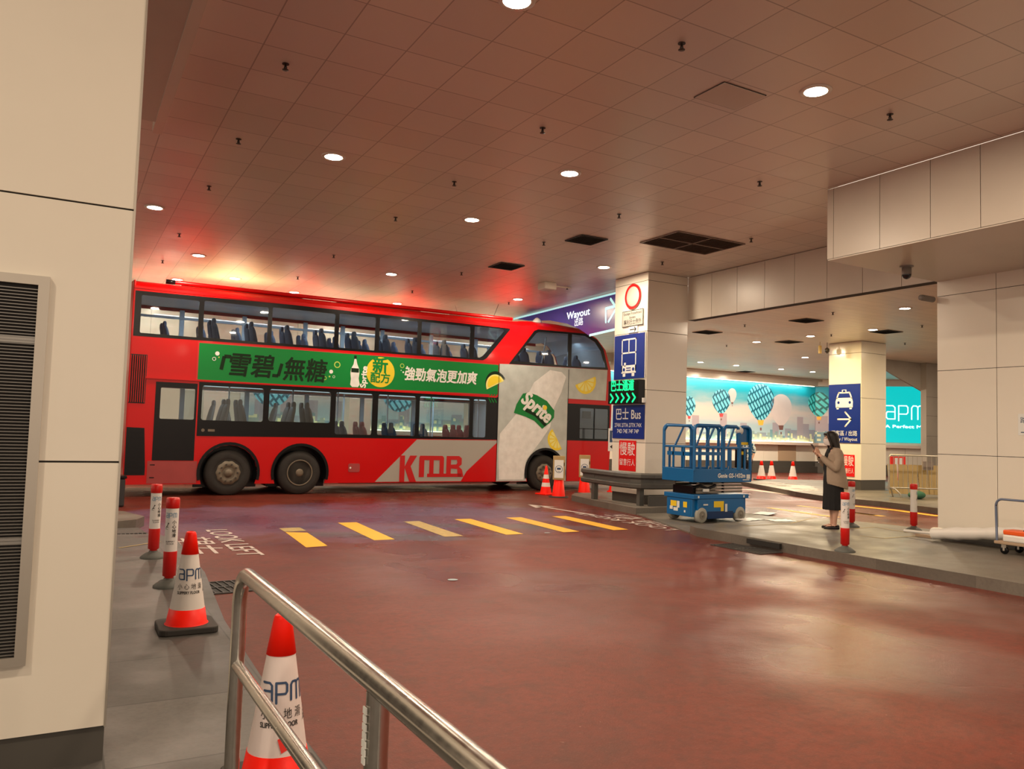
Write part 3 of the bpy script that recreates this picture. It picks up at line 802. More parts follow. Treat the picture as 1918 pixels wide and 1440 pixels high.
MB().box(0.01,2.9,-.012,.0,1.46,4.22,fn=lambda a,d,z: (A0.x-18.7+AD.x*a-AN.x*d, A0.y-26.985+AD.y*a-AN.y*d, z-1.46)).build('mural_panel','mural_print',mural)
def print_poly(pts, name, m_, z):
    for side in 'ab':
        keep = []
        n = len(pts); lim = 1527.5
        ins = (lambda q: q[0] <= lim) if side == 'a' else (lambda q: q[0] > 1527.7)
        for k in range(n):                                       # clip at the bend
            p, q = pts[k], pts[(k+1)%n]
            if ins(p): keep.append(p)
            if ins(p) != ins(q):
                e = (lim if side == 'a' else 1527.8); s_ = (e-p[0])/(q[0]-p[0]); keep.append((e, p[1]+(q[1]-p[1])*s_))
        if len(keep) < 3: continue
        fl = Flat(); fl.poly([mural_map(*q)[1] for q in keep])
        if side == 'a': fl.build(name, m_, lf, mural, z)
        else: fl.build(name, m_, lambda a,zz,d=0.0: (A0.x-18.7+AD.x*a+AN.x*(.012+d), A0.y-26.985+AD.y*a+AN.y*(.012+d), zz-1.46), mural, z)
def balloon(px_, rx, top, bot, m_, basket):
    H_ = bot-top; prof = []
    for i in range(15):
        s_ = (1-math.cos(PI*i/20))/2 if i <= 9 else .42+.58*(i-9)/5; prof.append((rx*math.sqrt(max(0.0,1-((.42-s_)/.42)**2)) if s_ < .42 else rx*(.14+.86*max(0.0,math.cos(PI*.5*((s_-.42)/.58)))**.8), top+H_*s_*.93))
    print_poly([(px_+r,y) for r,y in prof]+[(px_-r,y) for r,y in reversed(prof)], 'balloon_print', m_, .014)
    s_ = rx*.24
    print_poly([(px_+s_,bot-H_*.10),(px_-s_,bot-H_*.10),(px_-s_*.7,bot+H_*.03),(px_+s_*.7,bot+H_*.03)],'balloon_skirt',basket,.017)
    print_poly([(px_-s_*.25,bot+H_*.09),(px_+s_*.25,bot+H_*.09),(px_+s_*.25,bot+H_*.16),(px_-s_*.25,bot+H_*.16)],'balloon_basket','balloon_brown',.017)
balloon(1371.5,8,727,756,'balloon_white','balloon_brown')
balloon(1291,12,742,783,'balloon_teal','balloon_red')
balloon(1351,17,729,779,'balloon_teal','balloon_red')
balloon(1463,20,738,803,'balloon_white','balloon_brown')
balloon(1425,25,719,794,'balloon_teal','balloon_orange')
balloon(1534,20,734,785,'balloon_green','balloon_orange')
for x in (6,10.5,14.5,18.5): Flat().disc(x,3.0,.7,24,.85).build('balloon_print','balloon_teal',lf,mural,.015)
# strip lamps washing the mural: along its head and along the ledge
t = thing('strip_lamp','bright strip lamp hidden along the head of the mural','strip light',(18.7,26.75,4.30))
MB().box(-13.0,13.3,-.02,.02,-.10,-.07).build('strip_tube','strip_glow',t)
def area(name, parent, loc, sx, sy, en, col_, rot):
    ld = bpy.data.lights.new(name,'AREA'); ld.shape = 'RECTANGLE'; ld.size = sx; ld.size_y = sy; ld.energy = en; ld.color = col_
    lo = bpy.data.objects.new(name, ld); lo.location = loc; lo.rotation_euler = rot; link(lo, parent)
area('strip_light', t, (0,-.05,-.12), 26, .05, 70, (.85,1,.95), (math.radians(30),0,0))
t = thing('strip_lamp','warm strip lamp on the ledge under the mural','strip light',(18.7,26.90,1.465))
MB().box(-13.4,13.4,-.015,.015,0,.03).build('strip_tube','strip_glow',t)
area('strip_light', t, (0,-.03,.05), 26, .05, 30, (1,.95,.55), (math.radians(150),0,0))

# ---- teal lightbox on the angled wall
a0 = on_plane(1650,760,A0,AN); a1 = on_plane(1775,760,A0,AN)
aa = (a0-A0).dot(AD); ab = (a1-A0).dot(AD); zt = on_plane(1690,721,A0,AN).z; zb = on_plane(1690,829,A0,AN).z
tp = thing('teal_lightbox','teal backlit wall panel with thin white lettering beyond the taxi pillar','lightbox',fB((aa+ab)/2,zb,-.02), math.atan2(AD.y,AD.x))
MB().box(-(ab-aa)/2,(ab-aa)/2,-.03,.02,0,zt-zb).build('panel_face','teal_panel',tp)
ft = lambda x,y,z=0.0: (x, -z, y)
s0 = (on_plane(1662,785,A0,AN)-A0).dot(AD)-(aa+ab)/2; zl = on_plane(1690,785,A0,AN).z-zb; hh = on_plane(1690,760,A0,AN).z-zb-zl
fl = Flat(); apm_logo(fl, s0-.05, zl, hh, .055); fl.build('lettering','teal_letter',ft,tp,.035)
text('A Perfect Moment', .20, 'teal_letter', lambda x,y,z=0.0: ft(s0-.1+x, zl-.36+y, .035), tp, width=2.45, bold=.006, align='LEFT')

# ================================================================== THE BUS
BA = math.radians(2.1)
BD = Vector((math.cos(BA), math.sin(BA), 0)); BN = Vector((-BD.y, BD.x, 0))
BO = Vector((4.727,18.0,0)) - BD*3.6
def bp(x, y, v=0.0):
    p = on_plane(x, y, BO+BN*v, BN); return ((p-BO).dot(BD), p.z)
bus = thing('double_decker_bus','red double decker bus with green and silver advertising along its side','bus',BO,BA)
BW = 2.5
sf = lambda x,y,z=0.0: (x, -z, y)             # near side drawing plane, z towards the viewer
ff = lambda x,y,z=0.0: (x, BW+z, y)
def arch(cx, cz, r, z0, n=14):
    a0 = math.asin(max(-1,(z0-cz)/r)); return [(cx+r*math.cos(PI-a0-(PI-2*a0)*k/n), cz+r*math.sin(PI-a0-(PI-2*a0)*k/n)) for k in range(n+1)]
W1, W2, W3 = 2.03, 3.58, 10.2
front = [(12.36,.25),(12.40,1.2),(12.42,2.4),(12.36,3.40),(12.16,3.93),(11.86,4.22),(11.48,4.38),(9.9,4.42),(9.3,4.36)]
outer = [(0,.25)]+arch(W1,.48,.60,.25)+arch(W2,.48,.61,.25)+arch(W3,.50,.61,.25)+front+[(0,4.30)]
UPW = [(.02,3.27),(8.20,3.36),(8.30,3.42),(8.98,4.22),(8.95,4.29),(5.2,4.28),(.02,4.20)]
UPF = [(8.98,3.32),(9.74,4.26),(9.86,4.31),(11.50,4.34),(11.85,4.20),(12.08,3.96),(12.27,3.38)]
LOW = [(1.34,1.26),(8.70,1.33),(8.70,2.43),(1.34,2.40)]
DOOR = [(.50,.74),(1.31,.74),(1.31,2.36),(.50,2.36)]
DRV = [(10.91,1.36),(12.36,1.36),(12.36,2.37),(10.91,2.37)]
plate('side_panel', outer, [UPW,UPF,LOW,DOOR,DRV], .03, lambda x,y,z: sf(x,y,z-.015), 'bus_red', bus)
def rr_(x0,z0,x1,z1,r=.05,sk=0.0):
    pts = []
    for cx,cz,a in ((x1-r,z0+r,-PI/2),(x1-r,z1-r,0),(x0+r,z1-r,PI/2),(x0+r,z0+r,PI)):
        for k in range(4): pts.append((cx+r*math.cos(a+k*PI/6), cz+r*math.sin(a+k*PI/6)))
    return pts
upp = [(.14,1.26),(1.36,2.71),(2.80,4.24),(4.34,5.24),(5.34,6.34),(6.44,7.80)]
panes_u = [rr_(a,3.34+.008*a,b,4.12+.011*a,.03) for a,b in upp]
last_u = [(7.92,3.42),(8.10,3.42),(8.20,3.48),(8.82,4.18),(8.78,4.22),(7.92,4.21)]
plate('window_band', UPW, panes_u+[last_u], .03, lambda x,y,z: sf(x,y,z-.012), 'bus_black', bus)
pf1 = [(9.12,3.41),(9.80,4.20),(9.90,4.25),(10.86,4.28),(10.86,3.40)]
pf2 = [(10.98,3.40),(10.98,4.28),(11.45,4.27),(11.78,4.14),(12.00,3.90),(12.17,3.44)]
plate('front_window_band', UPF, [pf1,pf2], .03, lambda x,y,z: sf(x,y,z-.012), 'bus_black', bus)
lowp = [(1.41,1.60,2.70,2.33),(2.82,1.62,4.22,2.33),(4.34,1.37,5.24,2.34),(5.38,1.37,6.36,2.34),(6.46,1.37,7.86,2.35),(7.96,1.38,8.34,2.35)]
plate('lower_window_band', LOW, [rr_(*q) for q in lowp], .03, lambda x,y,z: sf(x,y,z-.012), 'bus_black', bus)
dr = plate('emergency_door', DOOR, [rr_(.60,1.60,1.27,2.25,.03)], .03, lambda x,y,z: sf(x,y,z-.010), 'bus_black', bus)
MB().box(.60,1.27,-.002,.002,1.60,2.25).build('door_pane','bus_glass_low',dr)
plate('driver_window_frame', DRV, [rr_(11.32,1.42,12.30,2.26,.03)], .03, lambda x,y,z: sf(x,y,z-.012), 'bus_black', bus)
MB().box(11.32,12.30,-.002,.002,1.42,2.26).build('driver_window','bus_glass_low',bus)
b = MB(); b.box(11.80,11.825,-.02,.0,1.42,2.26).box(11.32,12.3,-.02,0,1.68,1.70); b.build('sliding_rail','bus_black',bus)
for i,(a,b_) in enumerate(upp): MB().box(a,b_,-.001,.002,3.30+.008*a,4.17+.011*a).build('upper_window','bus_glass',bus)
MB().prism(last_u,-.001,.002,fn=sf).build('upper_window','bus_glass',bus)
MB().prism(pf1,-.001,.002,fn=sf).build('upper_window','bus_glass',bus); MB().prism(pf2,-.001,.002,fn=sf).build('upper_window','bus_glass',bus)
for q in lowp: MB().box(q[0],q[2],-.001,.002,q[1],q[3]).build('lower_window','bus_glass_low',bus)
# far side: body, bands of window and their pale inner posts
b = MB()
for (u0,u1,z0,z1) in ((0,9.7,.25,1.36),(9.7,11.9,.25,.45),(11.9,12.36,.25,2.42),(0,12.36,2.34,3.33),(0,.1,1.36,4.3),(9.2,9.7,1.36,2.34),(.1,11.4,4.17,4.36)): b.box(u0,u1,BW-.03,BW,z0,z1)
b.build('far_side_panel','bus_red',bus)
b = MB()
for x in (1.30,2.75,4.28,5.28,6.40,7.86,9.3,10.9): b.box(x-.05,x+.05,BW-.10,BW-.03,3.33,4.2)
b.box(.1,12.0,BW-.12,BW-.03,3.98,4.03); b.box(.1,12.1,BW-.12,BW-.03,3.30,3.36)
b.build('inner_posts','interior_pale',bus)
b = MB()
for x in (1.4,2.9,4.4,5.9,7.4,9.2): b.box(x-.05,x+.05,BW-.10,BW-.03,1.3,2.35)
b.build('inner_posts','bus_interior',bus)
MB().box(.1,12.0,BW-.02,BW-.016,3.35,4.2).build('far_window','bus_glass',bus)
MB().box(1.4,9.2,BW-.02,BW-.016,1.36,2.32).box(9.7,11.9,BW-.02,BW-.016,.5,2.32).build('far_window','bus_glass_low',bus)
# roof and front skin: one outline swept across the width, tucked in at both sides
prof = [(0,4.30+.17),(3,4.49),(8.6,4.51),(9.3,4.53),(9.75,4.58),(10.6,4.58),(11.48,4.53),(11.95,4.34),(12.28,4.0),(12.50,3.42),(12.56,2.4),(12.54,1.2),(12.50,.27)]
def skin(p0, p1, off=0.0, v0=0.0, v1=1.0):
    P_ = prof[p0:p1+1]
    def fn(s_, t_):
        i = min(int(s_*(len(P_)-1)), len(P_)-2); k = s_*(len(P_)-1)-i
        a, c = Vector(P_[i]), Vector(P_[i+1]); p = a.lerp(c,k)
        gi = p0+i; prv = Vector(prof[max(gi-1,0)]); nx_ = Vector(prof[min(gi+2,len(prof)-1)])
        tg = ((c-prv)*(1-k)+(nx_-a)*k).normalized(); nn = Vector((-tg.y,tg.x))
        if nn.dot(Vector((6,2))-p) > 0: nn = -nn
        t2 = v0+(v1-v0)*t_; v = BW*t2; w_ = abs(2*t2-1)
        d = -.17*(w_**7)+off
        q = p+nn*d
        return (q.x, v, q.y)
    return fn
MB().sheet(skin(0,12),72,28).build('roof_and_front','bus_red',bus)
MB().sheet(skin(8,9,.004,.06,.94),10,20).build('upper_windscreen','bus_black',bus)
MB().sheet(skin(10,11,.004,.05,.95),10,20).build('lower_windscreen','bus_black',bus)
MB().box(-.02,.02,.0,BW,.27,4.42).build('rear_panel','bus_red',bus,bevel=.015)
for q0,q1 in ((1.0,3.6),(4.4,6.6),(7.4,8.9)): MB().box(q0,q1,.45,2.05,4.50,4.545).build('roof_panel','roof_cream',bus)  # unseen pale panels added to bounce light onto the ceiling
MB().sheet(skin(3,8,-.05,.02,.98),24,16).build('front_lining','interior_pale',bus)
MB().sheet(skin(8,12,-.05,.02,.98),10,16).build('front_lining','bus_interior',bus)
MB().box(.03,.05,.05,BW-.05,2.5,4.25).box(.03,.05,.05,BW-.05,1.25,2.4).build('rear_lining','bus_interior',bus)
b = MB(); b.tube([(.72,.28,4.50),(4,.28,4.52),(9.2,.28,4.55)],.045,10); b.build('roof_rail','bus_red',bus)
MB().lathe([(.001,.62),(.05,.62),(.05,.80),(.001,.80)],c=(0,.28,4.50),axis='x',seg=12).build('rail_cap','bus_black',bus)
MB().box(0,9.0,-.012,-.0,4.25,4.28).build('gutter','bus_red',bus)
MB().box(.30,8.62,-.030,-.0,2.415,2.45).build('gutter','bus_red',bus)
b = MB(); b.lathe([(.14,0),(.12,.06),(.05,.13),(.001,.15)],c=(10.05,.35,4.54),seg=16); b.build('roof_beacon','ad_neck',bus)
t_ = MB(); t_.tube([(8.72,.5,4.5),(8.90,.5,5.0-.05)],.006,6); t_.build('aerial','bus_black',bus)
MB().tube([(7.9,.9,4.5),(7.86,.9,4.7),(7.80,.9,4.86)],.004,6).build('aerial','bus_black',bus)
# floors, ceilings inside
MB().box(.1,12.2,.42,BW-.42,.33,.42).build('lower_floor','bus_interior',bus)
MB().box(.02,12.3,.03,BW-.03,2.40,2.50).build('upper_floor','bus_interior',bus)
MB().box(.05,11.4,.12,BW-.12,4.24,4.27).build('upper_ceiling','interior_pale',bus)
MB().box(.05,1.30,.25,BW-.25,.42,1.25).build('engine_cover','bus_black',bus)
MB().box(9.2,9.25,1.4,BW-.05,.42,2.4).build('driver_partition','bus_interior',bus)
# window level interior lamps
for zc in (2.385,):
    MB().box(1.5,9.0,1.1,1.3,zc-.01,zc).build('interior_lamp','glow_white',bus)
def aisle_light(x, z, e):
    ld = bpy.data.lights.new('cabin_light','AREA'); ld.shape='RECTANGLE'; ld.size=3.5; ld.size_y=.2; ld.energy=e; ld.color=(.75,.9,1.0)
    lo = bpy.data.objects.new('cabin_light',ld); lo.location=(x,1.2,z); link(lo,bus)
aisle_light(3.2,2.37,14); aisle_light(7.2,2.37,14); aisle_light(2.6,4.22,30); aisle_light(6.4,4.22,30); aisle_light(10.2,4.22,30)
# seats
def seat_mesh():
    b = MB(); R = []
    for (x,z,hw,th) in ((.0,.40,.20,.05),(-.02,.55,.21,.06),(-.05,.75,.21,.055),(-.09,.95,.20,.045),(-.11,1.03,.15,.04),(-.12,1.06,.09,.025)):
        R.append([(x+th*math.cos(a)*1.0, hw*math.copysign(abs(math.sin(a))**.5,math.sin(a)), z) for a in [2*PI*k/16 for k in range(16)]])
    b.loft(R)
    b.box(-.02,.40,-.21,.21,.36,.46)
    return b
def seat_at(x, y, z, m_, face=1, name='seat'):
    o = bpy.data.objects.new(name, SEATS[m_]); o.location = (x,y,z); o.rotation_euler = (0,0,0 if face>0 else PI); link(o,bus)
    h = bpy.data.objects.new('headrest', HEADS[m_]); link(h,o)
    return o
SEATS, HEADS = {}, {}
for m_ in ('seat_blue','seat_brown','seat_red'):
    SEATS[m_] = seat_mesh().mesh('seat',m_)
    HEADS[m_] = MB().loft([[(-.12+t_*math.cos(a)*.035,.10*math.copysign(abs(math.sin(a))**.6,math.sin(a))*(.8 if i in(0,3) else 1),z) for a in [2*PI*k/12 for k in range(12)]] for i,(z,t_) in enumerate(((1.0,1),(1.05,1.2),(1.12,1.2),(1.16,.7)))]).mesh('headrest',m_)
for i in range(13):
    x = .95+.80*i
    for y in (.34,.80,1.72,2.16):
        if i == 0 and y < 1: continue
        seat_at(x,y,2.66,'seat_blue')
seat_at(11.6,.5,2.60,'seat_blue'); seat_at(11.6,.95,2.60,'seat_blue'); seat_at(11.55,1.9,2.60,'seat_blue')
for x,z,fa in ((1.9,.92,-1),(2.4,.92,1),(3.35,.92,-1),(3.9,.92,1)):
    for y in (.36,.8,1.9): seat_at(x,y,z,'seat_brown',fa)
for x,m_ in ((4.75,'seat_blue'),(5.25,'seat_red'),(6.0,'seat_blue'),(6.85,'seat_blue'),(7.7,'seat_red'),(8.1,'seat_red')):
    for y in (.36,.80): seat_at(x,y,.52,m_)
b = MB()
for x,y in ((2.15,.9),(3.6,.9),(4.7,.9),(5.1,1.6),(6.0,.9),(7.2,.9),(7.6,1.6),(8.6,.9)): b.tube([(x,y,.42),(x,y,2.40)],.018,8)
b.tube([(1.5,.9,2.28),(8.8,.9,2.28)],.016,8); b.build('grab_poles','interior_pale',bus)
b = MB(); b.tube([(10.3,.5,3.3),(10.42,.5,3.9),(10.46,.5,4.2)],.02,8); b.tube([(9.9,.5,3.3),(10.0,.5,3.45),(10.2,.5,3.45)],.02,8); b.build('stair_rail','interior_pale',bus)
b = MB(); b.lathe([(.17,0),(.19,.015),(.17,.03)],c=(11.75,.75,1.35),seg=20); b.build('steering_wheel','bus_black',bus)
b = MB(); b.cbox((11.62,.1,2.08),(.26,.06,.2)); b.build('cab_mirror','bus_black',bus)
# rear quarter details
b = MB(); b.cur = 0
b.box(-.0,.31,-.006,.0,1.90,2.90); b.cur = 1
for k in range(8): b.box(-.0+.040*k,.012+.040*k,-.022,-.006,1.92,2.88)
b.build('rear_grille',['black_gap','bus_red'],bus)
b = MB(); b.prism([(.0,.44),(.38,.44),(.38,.60),(.33,1.40),(.0,1.41)],0,.006,fn=sf)
for k in range(9): b.box(0,.33,-.016,-.006,.50+.1*k,.52+.1*k)
b.build('engine_grille','bus_black',bus)
MB().prism([(.42,.27),(1.38,.27),(1.38,.73),(.42,.73)],0,.006,fn=sf).build('hatch_panel','bus_skirt',bus)
Flat().rect(.47,.64,.56,.66).rect(.47,.38,.56,.40).build('hatch_marks','bus_black',sf,bus,.008)
MB().prism([(1.36,1.27),(1.78,1.27),(1.78,1.50),(1.36,1.50)],0,.010,fn=sf).build('filler_flap','bus_black',bus)
Flat().disc(1.46,1.385,.035).rect(1.56,1.36,1.70,1.41).build('filler_cap','hub_dirty',sf,bus,.013)
for q in ((5.35+.35-.9,.42,.5),):
    MB().prism(rr_(4.70,.50,4.98,.70,.04),0,.012,fn=sf).build('side_light','bus_skirt',bus)
Flat().disc(4.72+.03,.60,.022).build('lamp_dot','ad_white',sf,bus,.016)
# wheels with arches
def wheel(cx, r, style, y=.02, cz=None):
    cz = r if cz is None else cz
    t_ = MB().lathe([(r*.60,.0),(r*.66,-.012),(r*.93,-.0),(r,.04),(r,.26),(r*.93,.30),(r*.5,.30)],c=(cx,y+.02,cz),axis='y',seg=48)
    o = t_.build('wheel','rubber',bus)
    hub = MB()
    if style == 'cap':
        n = 40; pr = []
        for (rr0,h) in ((.62,.02),(.52,.0),(.50,-.03),(.30,-.045),(.27,-.02),(.17,-.02),(.16,-.075),(.02,-.08)):
            pr.append([(cx+r*rr0*(1+(.035*math.cos(10*2*PI*k/n) if rr0 in(.52,.50) else 0))*math.cos(2*PI*k/n), y+.02+h, cz+r*rr0*(1+(.035*math.cos(10*2*PI*k/n) if rr0 in(.52,.50) else 0))*math.sin(2*PI*k/n)) for k in range(n)])
        hub.loft(pr); hub.build('hub','hub_dirty',o)
        b = MB()
        for k in range(10):
            a = 2*PI*k/10; b.lathe([(.018,-.065),(.018,-.03)],c=(cx+r*.38*math.cos(a),y+.02,cz+r*.38*math.sin(a)),axis='y',seg=8)
        b.build('wheel_nuts','hub_dark',o)
    else:
        hub.lathe([(r*.62,.0),(r*.60,-.02),(r*.56,-.015),(r*.54,.06),(r*.40,.16),(r*.2,.16),(r*.19,.05),(.02,.04)],c=(cx,y+.02,cz),axis='y',seg=36).build('hub','hub_dark',o)
        MB().lathe([(r*.60,-.021),(r*.57,-.026),(r*.55,-.018)],c=(cx,y+.02,cz),axis='y',seg=36,caps=False).build('rim_ring','hub_dirty',o)
        MB().lathe([(r*.2,.05),(r*.18,.0),(r*.10,-.02),(.01,-.02)],c=(cx,y+.02,cz),axis='y',seg=18).build('hub_cap','hub_dirty',o)
    MB().lathe([(.25,.0),(r*.9,0),(r,.04),(r,.26),(r*.9,.3),(.25,.3)],c=(cx,BW-.34,cz),axis='y',seg=36).build('wheel','rubber',bus)
wheel(W1,.485,'cap'); wheel(W2,.485,'dish'); wheel(W3,.47,'cap')
for cx in (W1,W2,W3):
    b = MB(); n = 22; r0, r1 = .595, .655
    for k in range(n):
        a, c = PI*1.08-(PI*1.16)*k/n, PI*1.08-(PI*1.16)*(k+1)/n
        b.add([(cx+rr0*math.cos(g_),yy,.49+rr0*math.sin(g_)) for g_ in (a,c) for rr0 in (r0,r1) for yy in (-.022,.30 if rr0 == r0 else -.0)],[(0,2,6,4),(0,4,5,1),(2,3,7,6)])
    b.build('wheel_arch','bus_black',bus)
    MB().box(cx-.66,cx+.66,.34,.36,.16,1.15).build('arch_liner','bus_black',bus)
MB().box(4.6,9.2,.3,BW-.3,.22,.34).box(10.9,12,.3,BW-.3,.22,.34).build('underframe','bus_black',bus)
MB().tube([(12.50,.1,2.45),(12.62,-.05,2.5),(12.64,-.12,2.3)],.02,8).cbox((12.64,-.14,2.15),(.10,.2,.36)).build('wing_mirror','bus_black',bus)
# --- printed side: green band
AD_TL, AD_TR, AD_BR, AD_BL = (1.30,3.23),(8.66,3.27),(8.66,2.50),(1.30,2.43)
Flat().poly([(1.27,2.405),(8.66,2.475),(8.66,3.295),(1.27,3.255)]).build('advert_border','ad_lemon' if False else 'logo_red',sf,bus,.003)
Flat().poly([AD_BL,AD_BR,AD_TR,AD_TL]).build('advert_panel','ad_green',sf,bus,.006)
T = lambda s,px_,py_,size,m_,width=None,bold=.0,shear=0.0,ang=0.0,z=.010,align='CENTER',par=None: text(s,size,m_,rotf(sf,ang,*bp(px_,py_)),par or bus,width=width,bold=bold,shear=shear,z=z,align=align)
T('雪碧',468.5,687.5,.54,'ad_dark',width=.94,bold=.010,shear=.15); T('無糖',570,696,.56,'ad_dark',width=1.00,bold=.010,shear=.15)
fl = Flat(); fl.line([bp(414,692),bp(420,667),bp(433,668)],.075,False); fl.line([bp(528,681),bp(521,704),bp(510,703)],.07,False); fl.build('quote_marks','ad_dark',sf,bus,.010)
T('強勁氣泡更加爽',826,706,.34,'ad_white',width=2.0,bold=.009,shear=.15)
c = bp(712.5,697); Flat().disc(c[0],c[1],.36,40).build('badge','ad_gold',sf,bus,.009)
T('新',712,686,.40,'ad_green',bold=.012,z=.013); T('配方',712,709,.26,'ad_green',bold=.006,z=.013)
def bub(px_,py_,r,m_,ring=True):
    c = bp(px_,py_); fl = Flat()
    (fl.arc(c[0],c[1],r*.72,r) if ring else fl.disc(c[0],c[1],r)); fl.build('bubble_print',m_,sf,bus,.010)
for q in ((407,662,.045,'ad_white',False),(401,672,.04,'ad_white',True),(410,669,.015,'ad_lime',False),(631.5,683,.075,'ad_lime',True),(620,696,.045,'ad_white',False),(608,708,.045,'ad_lime',True),(617,705,.02,'ad_lime',False),(625,705.5,.03,'ad_white',True),
          (753,685,.055,'ad_lime',True),(762.5,687,.02,'ad_white',False),(751,693.5,.012,'ad_white',False),(755,697,.02,'ad_white',False)): bub(*q)
def P(pts): return [bp(*q) for q in pts]
Flat().poly(P([(664,671),(667,671),(669,682),(672.5,691),(673,699),(671.5,709),(673.5,720),(670,725),(659,724.5),(655.5,720),(657,709),(656,699),(657.5,690),(662,682)])).build('bottle_print','ad_bottle',sf,bus,.010)
Flat().rect(bp(663,672)[0],bp(663,672)[1],bp(668,666)[0],bp(668,666)[1]).rect(*bp(657.5,697),*bp(672,690)).build('bottle_cap','ad_dark',sf,bus,.012)
T('Sprite',681.5,706,.19,'ad_white',width=.50,bold=.008,ang=PI/2*.97)
# lime at the end of the band
c = bp(929,712)
def half(r): return [(r*math.cos(PI*k/18),r*math.sin(PI*k/18)) for k in range(19)]
g0 = rotf(sf,math.radians(26),c[0]-.02,c[1]-.13)
Flat().poly([(x*1.04+.03,y*1.12+.02) for x,y in half(.30)]).build('lime_rind','ad_dark',g0,bus,.008)
Flat().poly(half(.28)).build('lime_slice','ad_lemon',g0,bus,.011)
Flat().poly([(x,y+.03) for x,y in half(.215)]).build('lime_flesh','ad_yellow',g0,bus,.013)
# chevrons at the end of the lower windows
fl = Flat()
for x in (916,921,926): fl.line([bp(x+3,738),bp(x-1,746),bp(x+3,753)],.035)
fl.build('chevrons','ad_green',sf,bus,.010)
# operator's grey flash and red letters low on the side
Flat().poly([(5.37,.27),(8.70,.27),(8.70,1.31),(6.42,1.29)]).build('grey_flash','logo_grey',sf,bus,.003)
Flat().poly([(7.66,.27),(7.82,.52),(8.70,1.27),(8.70,.27)]).build('red_wedge','bus_red',sf,bus,.006)
k0 = bp(748,903)[0]; k1 = bp(781,903)[0]
zt_, zb_ = bp(765,853)[1], .27
def bx(px_): return bp(px_,880)[0]
fl = Flat()
fl.rect(bx(748),zb_,bx(757.5),zt_)
fl.poly([(bx(757),.62),(bx(767),zt_),(bx(780),zt_),(bx(768.5),.64)])
fl.poly([(bx(757),.62),(bx(768.5),.64),(bx(779.5),zb_),(bx(767),zb_)])
zy = lambda y: zt_-(y-853.6)*(zt_-zb_)/(903-853.6)
za, zc_ = zy(888), zy(894.5)
fl.poly([(bx(784.4),zc_),(bx(794),zc_),(bx(794),zy(862)),(bx(803.6),zy(862)),(bx(803.6),za),(bx(811.6),za),(bx(811.6),zy(862)),(bx(822.7),zy(862)),(bx(822.7),za),(bx(830.7),za),(bx(830.7),zy(857)),(bx(828),zt_),(bx(786),zt_),(bx(784.4),zy(857))])
fl.rect(bx(800),zc_,bx(864),za)
fl.rect(bx(835.5),za,bx(844),zt_)
fl.poly([(bx(844),zt_),(bx(859),zt_),(bx(864),zy(858)),(bx(864),zy(870)),(bx(859),zy(874.5)),(bx(865),zy(880)),(bx(868),zc_),(bx(857),zc_),(bx(856),zy(879)),(bx(844),zy(878)),(bx(844),zy(870.5)),(bx(854),zy(870)),(bx(856),zy(867)),(bx(855),zy(861)),(bx(844),zy(861))])
fl.build('operator_letters','logo_red',sf,bus,.010)
# silver wrap with the large bottle
wr = [(8.68,.26)]+[(8.68,.26),(9.62,.26)][1:]+arch(W3,.50,.63,.26)+[(10.885,.26),(10.885,2.50),(12.20,2.50),(12.24,3.37),(8.98,3.31),(8.68,3.30)]
plate('silver_wrap', wr, [], .004, lambda x,y,z: sf(x,y,z+.006), 'ad_silver', bus)
Flat().poly(P([(936,812),(975,765),(1000,716),(1030,693),(1052,697),(1060,706),(1051,735),(1037,765),(1030,800),(1013,825),(985,862),(980,898),(934,898),(933,850)])).build('bottle_print','ad_bottle',sf,bus,.010)
lab = [(979,737),(990,735),(1005,740),(1024,751),(1038,769),(1037,782),(1030,791),(1015,803),(1012,800),(1000,788),(983,780),(962,773),(967,757)]
Flat().poly(P(lab)).build('bottle_label','ad_green',sf,bus,.014)
a_ = math.radians(-33)
T('Sprite',1004.5,763,.52,'ad_white',width=1.02,bold=.02,shear=.2,ang=a_,z=.018)
c = bp(1020,762); Flat().disc(c[0],c[1]-.02,.065).build('label_dot','ad_yellow',sf,bus,.022)
Flat().line([bp(985,768),bp(1003,777),bp(1020,795)],.09).build('label_lettering','ad_dark',sf,bus,.017)
def lemon(px_,py_,r,a0,a1,ang=0):
    c = bp(px_,py_); g_ = rotf(sf,ang,*c)
    Flat().poly([(r*math.cos(a0+(a1-a0)*k/18),r*math.sin(a0+(a1-a0)*k/18)) for k in range(19)]).build('lemon_print','ad_yellow',g_,bus,.012)
    fl = Flat(); n = 6
    for k in range(n):
        b0 = a0+(a1-a0)*(k+.12)/n; b1 = a0+(a1-a0)*(k+.88)/n
        fl.poly([(r*.12*math.cos((b0+b1)/2),r*.12*math.sin((b0+b1)/2)),(r*.78*math.cos(b0),r*.78*math.sin(b0)),(r*.82*math.cos((b0+b1)/2),r*.82*math.sin((b0+b1)/2)),(r*.78*math.cos(b1),r*.78*math.sin(b1))])
    fl.build('lemon_flesh','ad_lemon',g_,bus,.014)
lemon(1096,713,.37,PI,2*PI,math.radians(22)); lemon(1043,822,.31,PI*.62,PI*1.62,math.radians(10))
# panel seams
for x in (8.675,10.89): MB().box(x,x+.012,-.014,-.0,.27,3.3).build('panel_seam','bus_black',bus)

